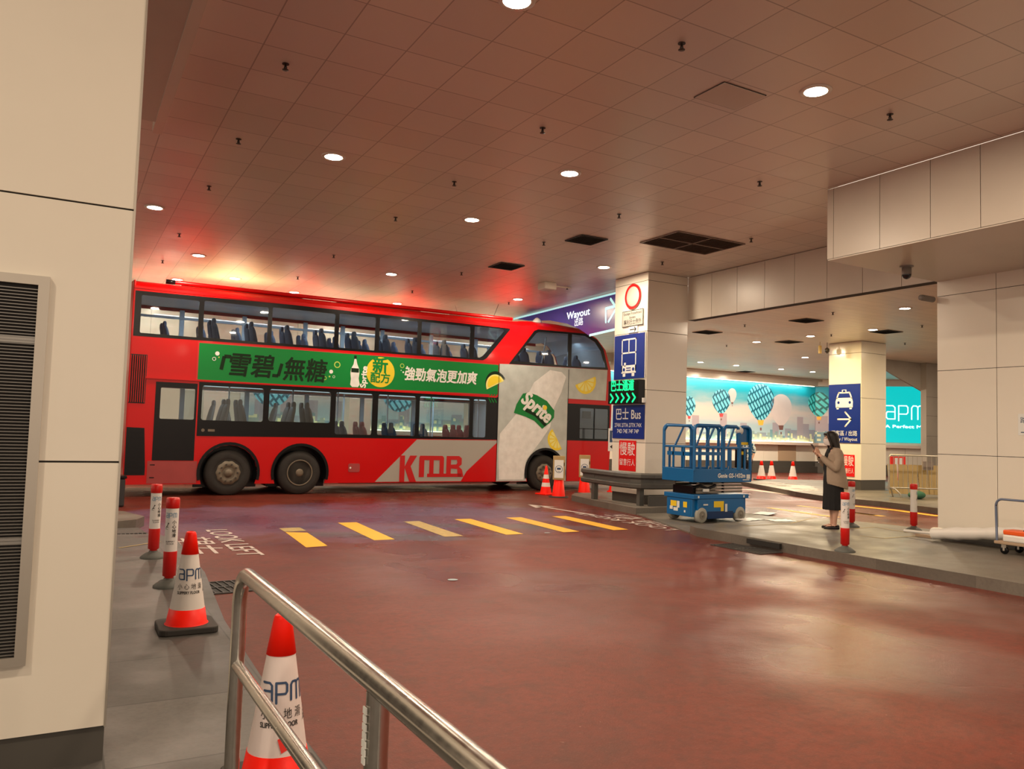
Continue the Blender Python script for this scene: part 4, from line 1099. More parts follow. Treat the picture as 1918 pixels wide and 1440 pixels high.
# ================================================================== SIGNS ON THE PILLARS
def face_x(X, y, z): # drawing plane facing -X; x runs towards the camera side
    return frame((X,y,z),(0,-1,0),(0,0,1))
def signbox(name, label, cat, X, y0, y1, z0, z1, m_, t=.02, group=None):
    """flat board on a wall facing -X, y0>y1; children drawn in local (x right, y up) from its lower left corner"""
    o = thing(name, label, cat, (X,(y0+y1)/2,z0), -PI/2, group)
    wd = y0-y1; MB().box(-wd/2,wd/2,-t,0,0,z1-z0).build('board',m_,o)
    fn = lambda x,y,z=0.0: (x, -t-z, y)      # local: x right, -y towards the viewer
    return o, fn, wd, z1-z0
XP = 10.457
o = thing('round_sign','round white road sign with a red ring high on the sign pillar','road sign',(XP,13.45,4.22),-PI/2)
MB().lathe([(.001,-.02),(.26,-.02),(.27,-.01),(.27,0),(.001,0)],c=(0,0,.275),axis='y',seg=40).build('sign_disc','disc_grey',o)
Flat().arc(0,.275,.215,.272,0,2*PI,44).build('red_ring','sign_red',lambda x,y,z=0.0:(x,-.02-z,y),o,.004)
o,fn,wd,ht = signbox('plate_sign','small grey bilingual plate under the round red ring sign','sign',XP,13.80,13.09,3.86,4.20,'disc_grey')
Flat().rect(-wd/2,0,wd/2,.012).rect(-wd/2,ht-.012,wd/2,ht).rect(-wd/2,0,-wd/2+.012,ht).rect(wd/2-.012,0,wd/2,ht).build('border','ink_black',fn,o,.002)
text('Except Franchised',.085,'ink_black',lambda x,y,z=0.0: fn(x,y+.275,z),o,width=.60,z=.003)
text('buses',.08,'ink_black',lambda x,y,z=0.0: fn(x,y+.19,z),o,width=.2,z=.003)
text('專利巴士例外',.12,'ink_black',lambda x,y,z=0.0: fn(x,y+.085,z),o,width=.60,z=.003)
o,fn,wd,ht = signbox('arrow_plate','little white plate with a black right arrow above the blue bus sign','sign',XP,13.57,13.27,3.72,3.85,'sign_white')
Flat().line([(-.1,.065),(.1,.065)],.022).line([(.05,.11),(.1,.065),(.05,.02)],.022).build('arrow','ink_black',fn,o,.002)
o,fn,wd,ht = signbox('bus_sign','tall blue bus sign with white double decker pictogram on the pillar','sign',XP,14.06,13.03,2.74,3.69,'sign_blue')
fl = Flat(); s_ = .028
fl.rect(-.25,.83,.25,.86).rect(-.25,.15,-.22,.86).rect(.22,.15,.25,.86).rect(-.015,.55,.015,.84).rect(-.25,.54,.25,.57)
fl.rect(-.25,.12,.25,.29).rect(-.2,.05,-.11,.13).rect(.11,.05,.2,.13).rect(-.16,.27,-.10,.35)
fl.build('bus_pictogram','sign_white',fn,o,.002)
fl = Flat(); fl.rect(-.08,.22,.08,.24).rect(-.08,.17,.08,.19).disc(-.16,.20,.038,14).disc(.16,.20,.038,14); fl.build('pictogram_lamps','sign_blue',fn,o,.004)
o = thing('led_sign','black box sign with glowing green characters and chevrons on the pillar','electronic sign',(XP,13.55,2.20),-PI/2)
MB().box(-.52,.54,-.16,0,0,.50).build('sign_housing','bus_black',o,bevel=.01)
fn = lambda x,y,z=0.0: (x,-.16-z,y)
text('巴士通道',.25,'led_green',lambda x,y,z=0.0: fn(x-.02,y+.37,z),o,width=.78,bold=.006,z=.003)
fl = Flat()
for k in range(5):
    x = -.42+.19*k; fl.line([(x,.21),(x+.09,.125),(x,.04)],.042)
fl.build('chevrons','led_green',fn,o,.003)
cd = thing('conduit_pipe','thin white conduit running up the pillar edge beside the bus sign','conduit',(XP-.016,12.995,2.74),-PI/2)
MB().tube([(0,0,0),(0,0,.96)],.012,8).build('pipe','sign_white',cd)
MB().box(.545,.60,-.08,-.02,.02,.12).build('junction_box','sign_white',o)
o,fn,wd,ht = signbox('route_sign','blue sign reading Bus with route numbers under the green display','sign',XP,14.07,12.995,1.47,2.18,'sign_blue')
text('巴士 Bus',.27,'sign_white',lambda x,y,z=0.0: fn(x,y+.50,z),o,width=.84,z=.003,bold=.003)
text('274X 277A 277X 74X',.12,'sign_white',lambda x,y,z=0.0: fn(x,y+.28,z),o,width=.92,z=.003)
text('74D 74E 74F 74P',.12,'sign_white',lambda x,y,z=0.0: fn(x,y+.15,z),o,width=.74,z=.003)
o,fn,wd,ht = signbox('slow_sign','red slow down sign with white characters low on the sign pillar','sign',XP,13.84,13.26,.79,1.43,'sign_red',.008)
text('慢駛',.30,'sign_white',lambda x,y,z=0.0: fn(x,y+.44,z),o,width=.52,z=.003); text('留意行人',.15,'sign_white',lambda x,y,z=0.0: fn(x,y+.17,z),o,width=.52,z=.003)
XT = 20.617
tz = lambda x,y: on_x(x,y,XT)
o,fn,wd,ht = signbox('taxi_sign','blue sign with white taxi pictogram and right arrow on the far pillar','sign',XT,16.66,15.55,tz(1614,830).z,tz(1614,718).z,'sign_blue',.02)
fl = Flat(); H_ = ht
def car(fl):
    fl.poly([(-.30,H_*.60),(.30,H_*.60),(.31,H_*.70),(.27,H_*.765),(-.27,H_*.765),(-.31,H_*.70)])
    fl.line([(-.26,H_*.76),(-.19,H_*.855),(.19,H_*.855),(.26,H_*.76)],.045)
    fl.rect(-.08,H_*.86,.08,H_*.905).rect(-.27,H_*.57,-.19,H_*.61).rect(.19,H_*.57,.27,H_*.61)
car(fl); fl.build('taxi_pictogram','sign_white',fn,o,.002)
Flat().disc(-.20,H_*.685,.045,14).disc(.20,H_*.685,.045,14).rect(-.045,H_*.868,.045,H_*.897).build('pictogram_lamps','sign_blue',fn,o,.004)
Flat().line([(-.22,H_*.40),(.25,H_*.40)],.05).line([(.04,H_*.52),(.25,H_*.40),(.04,H_*.28)],.05).build('arrow','sign_white',fn,o,.002)
text('落客區 / 出路',.17,'sign_white',lambda x,y,z=0.0: fn(x,y+H_*.155,z),o,width=.92,z=.003); text('Lobby / Wayout',.15,'sign_white',lambda x,y,z=0.0: fn(x,y+H_*.06,z),o,width=.92,z=.003)
o,fn,wd,ht = signbox('slow_sign','red slow down sign on the taxi pillar behind the woman','sign',XT,tz(1577,850).y,tz(1601,850).y,tz(1601,893).z,tz(1601,852).z,'sign_red',.01)
text('慢駛',ht*.5,'sign_white',lambda x,y,z=0.0: fn(x,y+ht*.68,z),o,width=wd*.86,z=.003); text('留意行人',ht*.26,'sign_white',lambda x,y,z=0.0: fn(x,y+ht*.24,z),o,width=wd*.86,z=.003)
# partly visible notice at the right border
a = on_x(1907,775,11.375); bq = on_x(1907,815,11.375)
o,fn,wd,ht = signbox('wall_notice','small white notice taped on the right wall at the photo edge','notice',11.376,a.y,a.y-.34,bq.z,a.z,'sign_white',.003)
text('路',.09,'ink_blue',lambda x,y,z=0.0: fn(x-.10,y+.20,z),o,z=.002); text('斑馬綫',.07,'sign_red',lambda x,y,z=0.0: fn(x+.02,y+.13,z),o,z=.002)
Flat().line([(-.13,.04),(.1,.04)],.012).build('arrow','ink_blue',fn,o,.002)

# ---- wayout banner hung from the ceiling past the pillar
P1 = on_z(1157,546,ZC-.02); P2 = on_z(962,597,ZC-.02)
bd = Vector((P1.x-P2.x,P1.y-P2.y,0)); BL = bd.length; bd.normalize(); bn = Vector((bd.y,-bd.x,0))
if bn.dot(-P1) < 0: bn = -bn
def bq_(x, y):
    p = on_plane(x,y,P2,bn); return ((p-P2).dot(bd), p.z)
out = [bq_(*q) for q in ((962,596.5),(1157,546),(1157,617),(1104,629),(1085,616),(1062,606),(1030,600),(990,600.5))]
ban = thing('hanging_banner','dark blue hanging wayout banner with a pale border, above the bus front','banner',P2, math.atan2(bd.y,bd.x))
oz = P2.z
sgn = -1 if bn.dot(Vector((bd.y,-bd.x,0))) > 0 else 1
bf = lambda x,y,z=0.0: (x, sgn*z, y-oz)
MB().prism([(p[0],p[1]) for p in out],-.012,.0,fn=bf).build('banner_sheet','banner_blue',ban)
Flat().line([bq_(962,597.5),bq_(1156,548)],.05,False).line([bq_(1104,628),bq_(1156,616)],.06,False).build('banner_border','banner_edge',bf,ban,.004)
c = bq_(1083,588); text('Wayout',.26,'glow_white',lambda x,y,z=0.0: bf(x+c[0],y+c[1],z),ban,width=1.15,z=.004,bold=.006)
c2 = bq_(1084,604); text('出路',.22,'glow_white',lambda x,y,z=0.0: bf(x+c2[0],y+c2[1],z),ban,width=.42,z=.004)
Flat().line([bq_(1135,603),bq_(1135,578),bq_(1150,574)],.07).line([bq_(1144,560),bq_(1155,577),bq_(1140,602)],.07).build('arrow','banner_edge',bf,ban,.004)
Flat().line([bq_(1055,576),bq_(1058,590),bq_(1070,607)],.02).build('crease','ink_blue',bf,ban,.005)

# ================================================================== ROAD MARKINGS
mk = thing('crossing_stripes','x','road marking') if False else None
def stripe(x, k, worn=0.0):
    m_ = 'stripe_yellow' if not worn else 'worn_yellow'
    b = MB(); dxs = -.13
    if worn == 1:
        b.add([(x,12.45,.003),(x+.28,12.45,.003),(x+dxs+.30,10.52,.003),(x+dxs,10.52,.003)],[(0,1,2,3)])
    elif worn == .5:
        b.cur = 1; b.add([(x,12.10,.003),(x+.31,12.12,.003),(x+.30,11.7,.003),(x-.02,11.68,.003)],[(0,1,2,3)]); b.cur = 0
        b.add([(x-.02,11.64,.003),(x+.26,11.5,.003),(x+.16,10.15,.003),(x-.13,10.1,.003)],[(0,1,2,3)])
    else: b.add([(x,12.55,.003),(x+.31,12.55,.003),(x+dxs+.30,10.47,.003),(x+dxs,10.47,.003)],[(0,1,2,3)])
    o = b.build('crossing_stripe',['stripe_yellow' if worn != 1 else 'worn_yellow','worn_yellow'])
    return tag(o,['partly worn yellow crossing stripe nearest the left kerb','yellow crossing stripe, second from the left kerb','faded grey crossing stripe, third from the left kerb','yellow crossing stripe right after the faded one','yellow crossing stripe, second from the right end of the row','yellow crossing stripe at the right end of the row'][k],'road marking','yellow crossing stripes')
for k,(x,wn_) in enumerate(((2.89,.5),(3.92,0),(5.0,1),(5.98,0),(7.0,0),(8.02-.06,0))): stripe(x,k,wn_)
gl = frame((1.85,10.15,.004),(0,-1,0),(1,0,0))
c = on_z(432,1014)
tag(text('LOOK LEFT',.42,'line_white',frame((c.x,c.y,.004),(0,-1,0),(1,0,0)),width=2.5,name='road_lettering',bold=.004),'white painted words LOOK LEFT on the red road','road marking')
c = on_z(352,1018)
tag(text('望左',.62,'line_white',frame((c.x,c.y-.2,.004),(0,-1,0),(1,0,0)),width=1.5,name='road_lettering'),'white painted characters on the road behind the left cone','road marking')
c = on_z(1168,976)
tag(text('LOOK RIGHT',.38,'line_white',frame((c.x,c.y,.004),(0,1,0),(-1,0,0)),width=2.7,name='road_lettering',bold=.004),'white painted words LOOK RIGHT, upside down, on the road by the pillar','road marking')
c = on_z(1205,974)
tag(text('望右',.55,'line_white',frame((c.x,c.y,.004),(0,1,0),(-1,0,0)),width=1.9,name='road_lettering'),'white painted characters on the road closest to the pillar kerb','road marking')
q0, q1 = on_z(1052,955), on_z(1115,965)
fl = Flat(); L_ = 1.9
fl.line([(0,0),(L_,0)],.10,False).poly([(L_+.35,0),(L_-.35,.28),(L_-.2,0),(L_-.35,-.28)])
dr_ = (q0-q1).normalized()
tag(fl.build('road_arrow','line_white',frame((q1.x,q1.y,.004),dr_,(-dr_.y,dr_.x,0))),'white arrow painted on the road beyond the yellow stripes','road marking')
b = Flat()
for q in (((1445,951),(1560,969)),((1500,947),(1656,966)),):
    pass
def road_line(pts, wd, m_, label, z=.004):
    w3 = [on_z(*q) for q in pts]; c = w3[0]
    fl = Flat(); fl.line([(p.x,p.y) for p in w3], wd, False)
    return tag(fl.build('road_line', m_, lambda x,y,z_=0.0:(x,y,z)), label, 'road marking')
road_line([(1440,951),(1530,964),(1570,969)],.20,'stripe_yellow','yellow line on the taxi lane left of the woman')
road_line([(1495,947),(1640,965)],.16,'stripe_yellow','yellow line on the taxi lane passing behind the woman')
road_line([(1575,945),(1680,956),(1760,967)],.26,'stripe_yellow','yellow edge line along the taxi pillar island')
road_line([(1575,957),(1655,967)],.18,'stripe_yellow','short yellow line on the taxi lane right of the woman')
road_line([(1395,901),(1560,903)],.16,'line_white','thin white line on the red lane under the three far cones')
road_line([(1393,916),(1420,919),(1512,930)],.40,'line_white','pale kerb stones edging the taxi lane behind the lift')
tag(Flat().poly([(17.75,15.5),(19.7,19.3),(21.0,19.6),(20.5,17.2),(19.0,15.6)]).build('pale_patch','far_paving',lambda x,y,z=0.0:(x,y,.134)),'pale worn patch at the tip of the taxi island','paving patch')
# thin yellow guide lines on the island paving
for i,pts in enumerate(([(1395,985),(1480,980),(1530,968)],[(1590,990),(1640,987),(1700,997)],[(1610,1003),(1655,1008),(1735,1002)])):
    w3 = [on_z(*q,.133) for q in pts]
    tag(Flat().line([(p.x,p.y) for p in w3],.035,False).build('guide_line','worn_yellow',lambda x,y,z=0.0:(x,y,.133)),['thin yellow line on the island paving beside the blue lift','thin yellow line on the island paving behind the bollards','thin yellow line on the island paving near the right wall'][i],'floor line')
w3 = [on_z(*q,.052) for q in ((222,1040),(300,1027))]
tag(Flat().line([(p.x,p.y) for p in w3],.03,False).build('guide_line','worn_yellow',lambda x,y,z=0.0:(x,y,.134)),'thin yellow line crossing the footpath at the first bollard','floor line')
# small litter, and pale sheets put in for wet reflections
rnd = random.Random(3)
LIT = [(848,1086,.055,'bubble','pale grey round sticker trodden flat on the red road'),(1025,998,.05,'w','small white blob on the road between two stripes')]
for (x,y,r,_,lb) in LIT:
    p = on_z(x,y); tag(Flat().disc(0,0,r,14,r*.9).build('road_sticker','sticker_grey',lambda a,b_,z=0.0:(p.x+a,p.y+b_,.004)),lb,'sticker',kind='thing')
for i,(x,y,wx,wy,rz) in enumerate(((1405,973,.5,.3,.2),(1432,961,.7,.35,.5),(1462,975,.45,.3,-.2),(1490,968,.4,.3,.3))):
    p = on_z(x,y,.13 if y > 966 else .03); 
    b = MB(); R = Matrix.Rotation(rz,3,'Z')
    def sh(s_,t_,wx=wx,wy=wy,p=p,R=R,i=i):
        v = R @ Vector(((s_-.5)*wx,(t_-.5)*wy,0)); return (p.x+v.x,p.y+v.y,(.134 if p.y < 10.2 else .028)+.008*abs(math.sin(9*s_+i)*math.cos(7*t_+i)))
    tag(b.sheet(sh,10,8).build('paper_sheet','plastic_wrap'),['crumpled clear plastic sheet beside the lift wheel','large crumpled plastic sheet on the paving right of the lift','small plastic sheet at the kerb right of the lift','plastic sheet nearest the woman'][i],'plastic sheet','plastic sheets on the paving')  # pale sheets stand in for bright reflections off wet paving

# ================================================================== STREET FURNITURE
# stainless hand rail in the foreground
hr = thing('hand_rail','brushed steel pedestrian hand rail curving down beside the nearest cone','hand rail',(.575,2.93,.13))
b = MB(); pts = [(0,0,.0),(0,0,.70)]
for k in range(9): a = PI/2*k/8; pts.append((0,-.12*(1-math.cos(a)),.76+.12*math.sin(a)))
pts += [(.0,-1.0,.885),(.0,-2.0,.885),(0,-3.4,.885)]
MB().tube(pts,.0255,20).build('rail_tube','chrome',hr)
for y in (-1.40,-2.85):
    p_ = MB().tube([(0,y,0),(0,y,.872)],.024,18).build('rail_post','chrome',hr)
    MB().lathe([(.06,0),(.06,.008),(.03,.010)],c=(0,y,0),seg=20).build('post_flange','chrome',p_)
MB().tube([(.0,-.01,.555),(0,-3.4,.555)],.020,16).build('middle_rail','chrome',hr)
MB().lathe([(.06,0),(.06,.008),(.03,.010)],seg=20).build('post_flange','chrome',hr)
b = MB()
for k in range(7):
    z = .735+.016*k; w_ = .012+.006*((k*37)%5)/5
    b.box(-.0285,-.0255,-1.40-w_*.5-.004,-1.40+w_*.5,z,z+.013)
b.build('torn_sticker','label_white',hr)

# cones
def cone_profile(H_, r0, r1, h0=.0): return lambda z: r0+(r1-r0)*((z-h0)/(H_-h0))
def big_cone(name_label, loc, rz, H_=.655, group='tall white and red cones', detail=True, pink=False, base='base_black', face=0.0):
    t = thing('traffic_cone', name_label, 'traffic cone', loc, rz, group)
    b = MB(); s_ = .185; n = 6; pts = []
    for cx,cy,a in ((s_-.05,s_-.05,0),(-s_+.05,s_-.05,PI/2),(-s_+.05,-s_+.05,PI),(s_-.05,-s_+.05,PI*1.5)):
        for k in range(n): pts.append((cx+.05*math.cos(a+k*PI/2/(n-1)),cy+.05*math.sin(a+k*PI/2/(n-1))))
    b.prism(pts,.0,.042); b.build('cone_base',base,t,bevel=.008)
    R = lambda z: .128+(.030-.128)*((z-.042)/(H_-.042))
    z1, z2 = .145, H_*.77
    MB().lathe([(R(.042)+.012,.042),(R(.05)+.004,.052),(R(z1)+.002,z1),(R(z1)-.004,z1)],seg=36).build('red_skirt','cone_red',t)
    MB().lathe([(R(z1),z1-.002),(R(z2),z2)],seg=36).build('cone_body','cone_pink' if pink else 'cone_white',t)
    MB().lathe([(R(z2)-.004,z2-.002),(R(z2)+.003,z2),(R(H_-.02)+.002,H_-.02),(R(H_)+.001,H_-.006),(R(H_)-.008,H_),(R(H_)-.014,H_-.03)],seg=36).build('cone_tip','cone_red',t)
    def wrap(x,y,z=0.0):
        r = R(y)+.0025+z; a = face+x/max(.02,R(y)); return (r*math.cos(a), r*math.sin(a), y)
    if detail:
        fl = Flat(.008); apm_logo(fl,-.085,.345,.064,.0085); fl.build('lettering','ink_blue',wrap,t)
        text('小 心 地 滑',.042,'ink_black',lambda x,y,z=0.0: wrap(x-.01,y+.295),t,width=.165)
        text('SLIPPERY FLOOR',.026,'ink_black',lambda x,y,z=0.0: wrap(x-.02,y+.258),t,width=.15,bold=.0006)
        fl = Flat(); fl.line([(.098,.262),(.108,.278),(.118,.29)],.006).line([(.105,.272),(.122,.268),(.125,.262)],.005).line([(.112,.284),(.100,.288)],.004).disc(.122,.297,.006,10).line([(.092,.258),(.130,.256)],.003)
        fl.build('slip_pictogram','ink_black',wrap,t)
    return t
c1 = big_cone('white and red slippery floor cone on the footpath beside the two bollards',(.805,5.85,.13),.0,face=-PI/2+.12)
c2 = big_cone('nearest white and red slippery floor cone behind the steel hand rail',(.795,3.20,.13),.0,pink=True,face=-PI/2+.02)
def wr2(x,y,z=0.0):
    R = .128+(.030-.128)*((y-.042)/(.613)); a = -PI/2-.02+x/R; return ((R+.004)*math.cos(a),(R+.004)*math.sin(a),y)
Flat().poly([(-.022,.21),(.018,.225),(.030,.175),(-.008,.160)]).build('red_sticker','sticker_red',wr2,c2)
for i,(x,y,lb) in enumerate(((1426,899,'far white and red cone, left one of the touching pair'),(1445,899,'far white and red cone, right one of the touching pair'),(1485,900,'far white and red cone standing alone left of the woman'))):
    p = on_z(x,y); c_ = dup(c1,(p.x,p.y,0),PI*.9,lb,'far cones on the taxi lane'); c_.scale = (1.3,1.3,1.12)
# bollards
def bollard(label, loc, rz, face):
    t = thing('flexible_bollard', label, 'bollard', loc, rz, 'red and white bollards')
    MB().lathe([(.125,0),(.125,.012),(.105,.03),(.07,.055),(.045,.062),(.040,.075)],seg=30).build('bollard_base','base_grey',t)
    MB().lathe([(.036,.062),(.036,.085),(.054,.095),(.055,.30)],seg=28).build('red_sleeve','post_red',t)
    MB().lathe([(.052,.298),(.052,.665)],seg=28).build('white_sleeve','post_white',t)
    MB().lathe([(.0525,.663),(.056,.667),(.056,.735),(.050,.752),(.001,.754)],seg=28).build('red_cap','post_red',t)
    def wrap(x,y,z=0.0):
        a = face+x/.053; return (.0537*math.cos(a),.0537*math.sin(a),y)
    fl = Flat(.006); apm_logo(fl,-.052,.588,.036,.0055); fl.build('lettering','ink_lightblue',wrap,t)
    for k, ch in enumerate('小心地滑'): text(ch,.036,'ink_black',lambda x,y,z=0.0,k=k: wrap(x+.022,y+.545-.037*k),t,bold=.0006)
    fl = Flat(); fl.line([(-.050,.50),(-.038,.515),(-.03,.53)],.006).line([(-.042,.51),(-.028,.505)],.005).line([(-.055,.49),(-.03,.488)],.003).disc(-.026,.538,.006,10); fl.build('slip_pictogram','ink_black',wrap,t)
    text('SLIPPERY\nFLOOR',.019,'ink_black',lambda x,y,z=0.0: wrap(x-.005,y+.375),t)
    return t
b0 = bollard('red and white bollard on the footpath, the nearer of the left pair',(.86,7.40,.13),0,-PI/2-.15)
dup(b0,(.885,9.02,.13),.35,'red and white bollard farther back on the footpath, by the ribbed ramp','red and white bollards')
d_ = dup(b0,(8.80,6.86,.13),-.35,'red and white bollard at the island kerb in front of the woman','red and white bollards'); 
d_ = dup(b0,(11.45,8.80,.13),.35,'red and white bollard half hidden behind the woman','red and white bollards'); 
d_ = dup(b0,(12.10,8.13,.13),.9,'red and white bollard close to the right wall and the wrapped roll','red and white bollards')
# orange striped cone and two board cones in front of the bus
p = on_z(1022,926)
t = thing('traffic_cone','small orange and white striped cone in front of the bus front wheel','traffic cone',(p.x,p.y,0),.2)
MB().box(-.19,.19,-.19,.19,0,.035).build('cone_base','cone_red',t,bevel=.01)
R = lambda z: .15+(.02-.15)*(z/.72)
for i,(a,c) in enumerate(((.03,.20),(.20,.30),(.30,.40),(.40,.50),(.50,.72))):
    MB().lathe([(R(a),a),(R(c),c)] if i < 4 else [(R(a),a),(R(c),c),(.01,c)],seg=26).build('red_band' if i%2 == 0 else 'white_band','cone_red' if i%2 == 0 else 'cone_white',t)
def board_cone(label, x, y):
    p = on_z(x,y); t = thing('board_cone',label,'sign cone',(p.x,p.y,0),-.62,'cones with yellow framed boards')
    MB().lathe([(.24,0),(.24,.02),(.20,.03)],seg=20).build('cone_base','base_black',t)
    MB().lathe([(.165,.02),(.155,.05),(.105,.50),(.03,.52)],seg=26).build('cone_body','cone_red',t)
    b = MB(); b.box(-.145,.145,-.135,-.11,.42,1.0); o = b.build('board_frame','wood_board',t,bevel=.015)
    fn = lambda a,c,z=0.0:(a,-.135-z,c)
    Flat().rect(-.11,.47,.11,.90).build('board_paper','sign_white',fn,o,.002)
    Flat().arc(0,.68,.078,.09).rect(-.045,.665,.045,.715).rect(-.03,.62,.03,.63).build('board_emblem','ink_blue',fn,o,.004)
    MB().box(.118,.135,-.145,-.135,.76,.84).build('board_clip','bus_black',o)
    return t
board_cone('red cone carrying a yellow framed board, beside the orange striped cone',1046,931)
board_cone('red cone carrying a yellow framed board, nearest the guard rail',1094,924)
# parking sign on a cone
p = on_z(1149,921)
t = thing('parking_sign','small white sign with a blue P and left arrow on a red cone base','sign',(p.x,p.y,0),-.75)
MB().lathe([(.18,0),(.18,.02),(.13,.04),(.11,.16),(.05,.18)],seg=22).build('sign_base','cone_red',t)
MB().lathe([(.05,.16),(.075,.30),(.075,.48),(.03,.60),(.018,.75)],seg=16).tube([(0,0,.7),(0,0,1.16)],.018,10).build('sign_post','sign_white',t)
o = MB().box(-.17,.17,-.02,.0,1.10,1.72).build('sign_plate','sign_white',t)
fn = lambda a,c,z=0.0:(a,-.02-z,c)
Flat().rect(-.13,1.34,.13,1.66).build('blue_field','ink_blue',fn,o,.002)
text('P',.30,'sign_white',lambda x,y,z=0.0: fn(x,y+1.50,z),o,bold=.01,z=.004)
Flat().line([(-.10,1.22),(.11,1.22)],.03).line([(-.05,1.26),(-.10,1.22),(-.05,1.18)],.03).build('arrow','ink_black',fn,o,.003)

# guard rail round the pillar block
gr = thing('guard_rail','dark grey steel crash rail on short posts in front of the sign pillar','guard rail',(10.0,13.3,.13))
def rail_path(off):   # plan path: along the road side, then round the near corner
    return [(.20-off*.2,1.35),(-.10-off,.2),(-.08-off,-.55),(.0-off*.8,-.80-off*.5),(.25,-.95-off),(1.35,-.95-off)]
A = [(10.22,14.85),(10.04,13.4),(10.02,12.86),(10.12,12.66),(10.36,12.56),(10.95,12.56)]
prof_ = [(.0,.34),(-.05,.37),(-.055,.43),(.0,.47),(.0,.53),(-.055,.57),(-.05,.63),(.0,.66),(.025,.66),(.025,.34)]
rings = []
for i,q in enumerate(A):
    q0_ = Vector(A[max(i-1,0)]); q1_ = Vector(A[min(i+1,len(A)-1)]); tg_ = (q1_-q0_).normalized(); nn = Vector((tg_.y,-tg_.x))*-1
    if nn.dot(Vector((-1,-1))) < 0: nn = -nn
    rings.append([(q[0]-nn.x*a_*1.0-10.0, q[1]-nn.y*a_-13.3, z_-.0) for a_,z_ in prof_])
MB().loft(rings,smooth=False).build('rail_beam','guard_grey',gr)
for x,y in ((10.20,14.35),(10.22,12.80)):
    MB().box(x-.055-10,x+.055-10,y-.05-13.3,y+.05-13.3,0,.62).build('rail_post','guard_grey',gr)
MB().box(10.3-10,11.2-10,12.62-13.3,12.66-13.3,.0,.20).build('base_plate','plinth_stone',gr)
# dark bin seen past the edge of the left wall
p = on_z(228,950,.0)
t = thing('dark_bin','dark box just visible past the edge of the left white wall','bin',(p.x-.12,p.y+.25,0),0)
MB().box(-.2,.16,-.2,.2,0,.50).build('bin_body','dark_bin',t,bevel=.03)
MB().box(-.22,.18,-.22,.22,.50,.55).build('bin_lid','bus_black',t,bevel=.01)

# ================================================================== SCISSOR LIFT
L = thing('scissor_lift','blue electric scissor lift with folded scissor stack and railed platform','scissor lift',(10.42,11.12,.022)); L.scale = (.93,1,1)
lx = lambda x: x-.0
def FN(x,z,d=0.0): return (x,-.40-d,z)       # long face, towards the camera
hx, hy = .70, .39
b = MB(); b.box(-hx,hx,-hy+.05,hy-.05,.10,.42).box(-hx+.1,hx-.1,-hy,hy,.16,.42); b.build('chassis','lift_blue',L,bevel=.012)
MB().box(-.36,.30,-hy-.01,-hy+.05,.07,.20).box(-.36,.30,hy-.05,hy+.01,.07,.20).build('pothole_guard','lift_dark',L)
MB().box(-hx-.02,hx+.02,-hy-.01,hy+.01,.42,.50).build('chassis_top','lift_blue',L,bevel=.01)
MB().box(-hx-.005,-hx,-hy+.08,hy-.08,.14,.40).build('end_plate','lift_blue',L)
for x in (-.50,.50):
    for y in (-1,1):
        o = MB().lathe([(.02,-.05),(.125,-.05),(.135,-.04),(.135,.04),(.125,.05),(.02,.05)],c=(x,y*(hy-.04),.135),axis='y',seg=30).build('wheel','tyre_grey',L)
        MB().lathe([(.075,-.056),(.07,-.045),(.035,-.04),(.03,-.06),(.005,-.062)],c=(x,y*(hy-.04),.135),axis='y',seg=20).build('wheel_hub','scissor_grey',o)
b = MB()
for i in range(4):
    z0_, z1_ = .515+.055*i, .565+.055*i
    for y in (-.30,.30):
        b = MB(); b.prism([(-.55,z0_),(-.52,z0_-.0),(.62,z0_+.012),(.62,z0_+.050),(-.55,z0_+.045)],0,.05,fn=lambda x,z,d,y=y:(x,y+d-.025,z)); b.build('scissor_arm','scissor_grey',L)
b = MB()
for i in range(4): b.lathe([(.018,-.36),(.018,.36)],c=(.08,0,.54+.055*i),axis='y',seg=10)
b.build('scissor_pins','bus_black',L)
b = MB(); b.box(-.62,-.30,-.26,.26,.50,.64); b.tube([(-.66,-.3,.62),(-.5,-.34,.66),(-.3,-.33,.60),(-.1,-.33,.66)],.025,8); b.tube([(-.64,-.2,.70),(-.45,-.34,.72),(-.2,-.33,.70)],.03,8); b.build('hydraulics','bus_black',L)
MB().box(-.44,-.30,-.37,-.34,.55,.60).build('warning_tag','label_white',L)
b = MB(); b.box(-.74,.74,-.40,.40,.735,.775); b.build('platform_floor','lift_dark',L)
b = MB(); b.box(-.74,.74,-.42,-.40,.72,.955).box(-.74,.74,.40,.42,.72,.955).box(-.76,-.74,-.42,.42,.72,.955).box(.74,.76,-.42,.42,.72,.955); b.build('kick_panels','lift_blue',L,bevel=.006)
RZ = 1.73; tb = .021
def sq(b, p0, p1, wd=.04, dp=.03):
    p0, p1 = Vector(p0), Vector(p1); d_ = (p1-p0); L_ = d_.length; d_.normalize(); s_ = d_.cross(Vector((0,1,0)))
    if s_.length < .2: s_ = d_.cross(Vector((0,0,1)))
    s_.normalize(); u_ = d_.cross(s_)
    vs = [tuple(p+s_*a*wd/2+u_*c*dp/2) for p in (p0,p1) for a,c in ((-1,-1),(1,-1),(1,1),(-1,1))]
    b.add(vs,[(3,2,1,0),(4,5,6,7),(0,1,5,4),(1,2,6,5),(2,3,7,6),(3,0,4,7)])
def panel_frame(x0, x1, y, zt=RZ):
    """one looped guard frame: two uprights joined by a rounded top"""
    r = .09; b = MB(); pts = [(x0,y,.93)]
    for k in range(6): a = PI/2*k/5; pts.append((x0+r-r*math.cos(a),y,zt-r+r*math.sin(a)))
    for k in range(6): a = PI/2*k/5; pts.append((x1-r+r*math.sin(a),y,zt-r+r*math.cos(a)))
    pts.append((x1,y,.93)); b.tube(pts,.030,10)
    return b
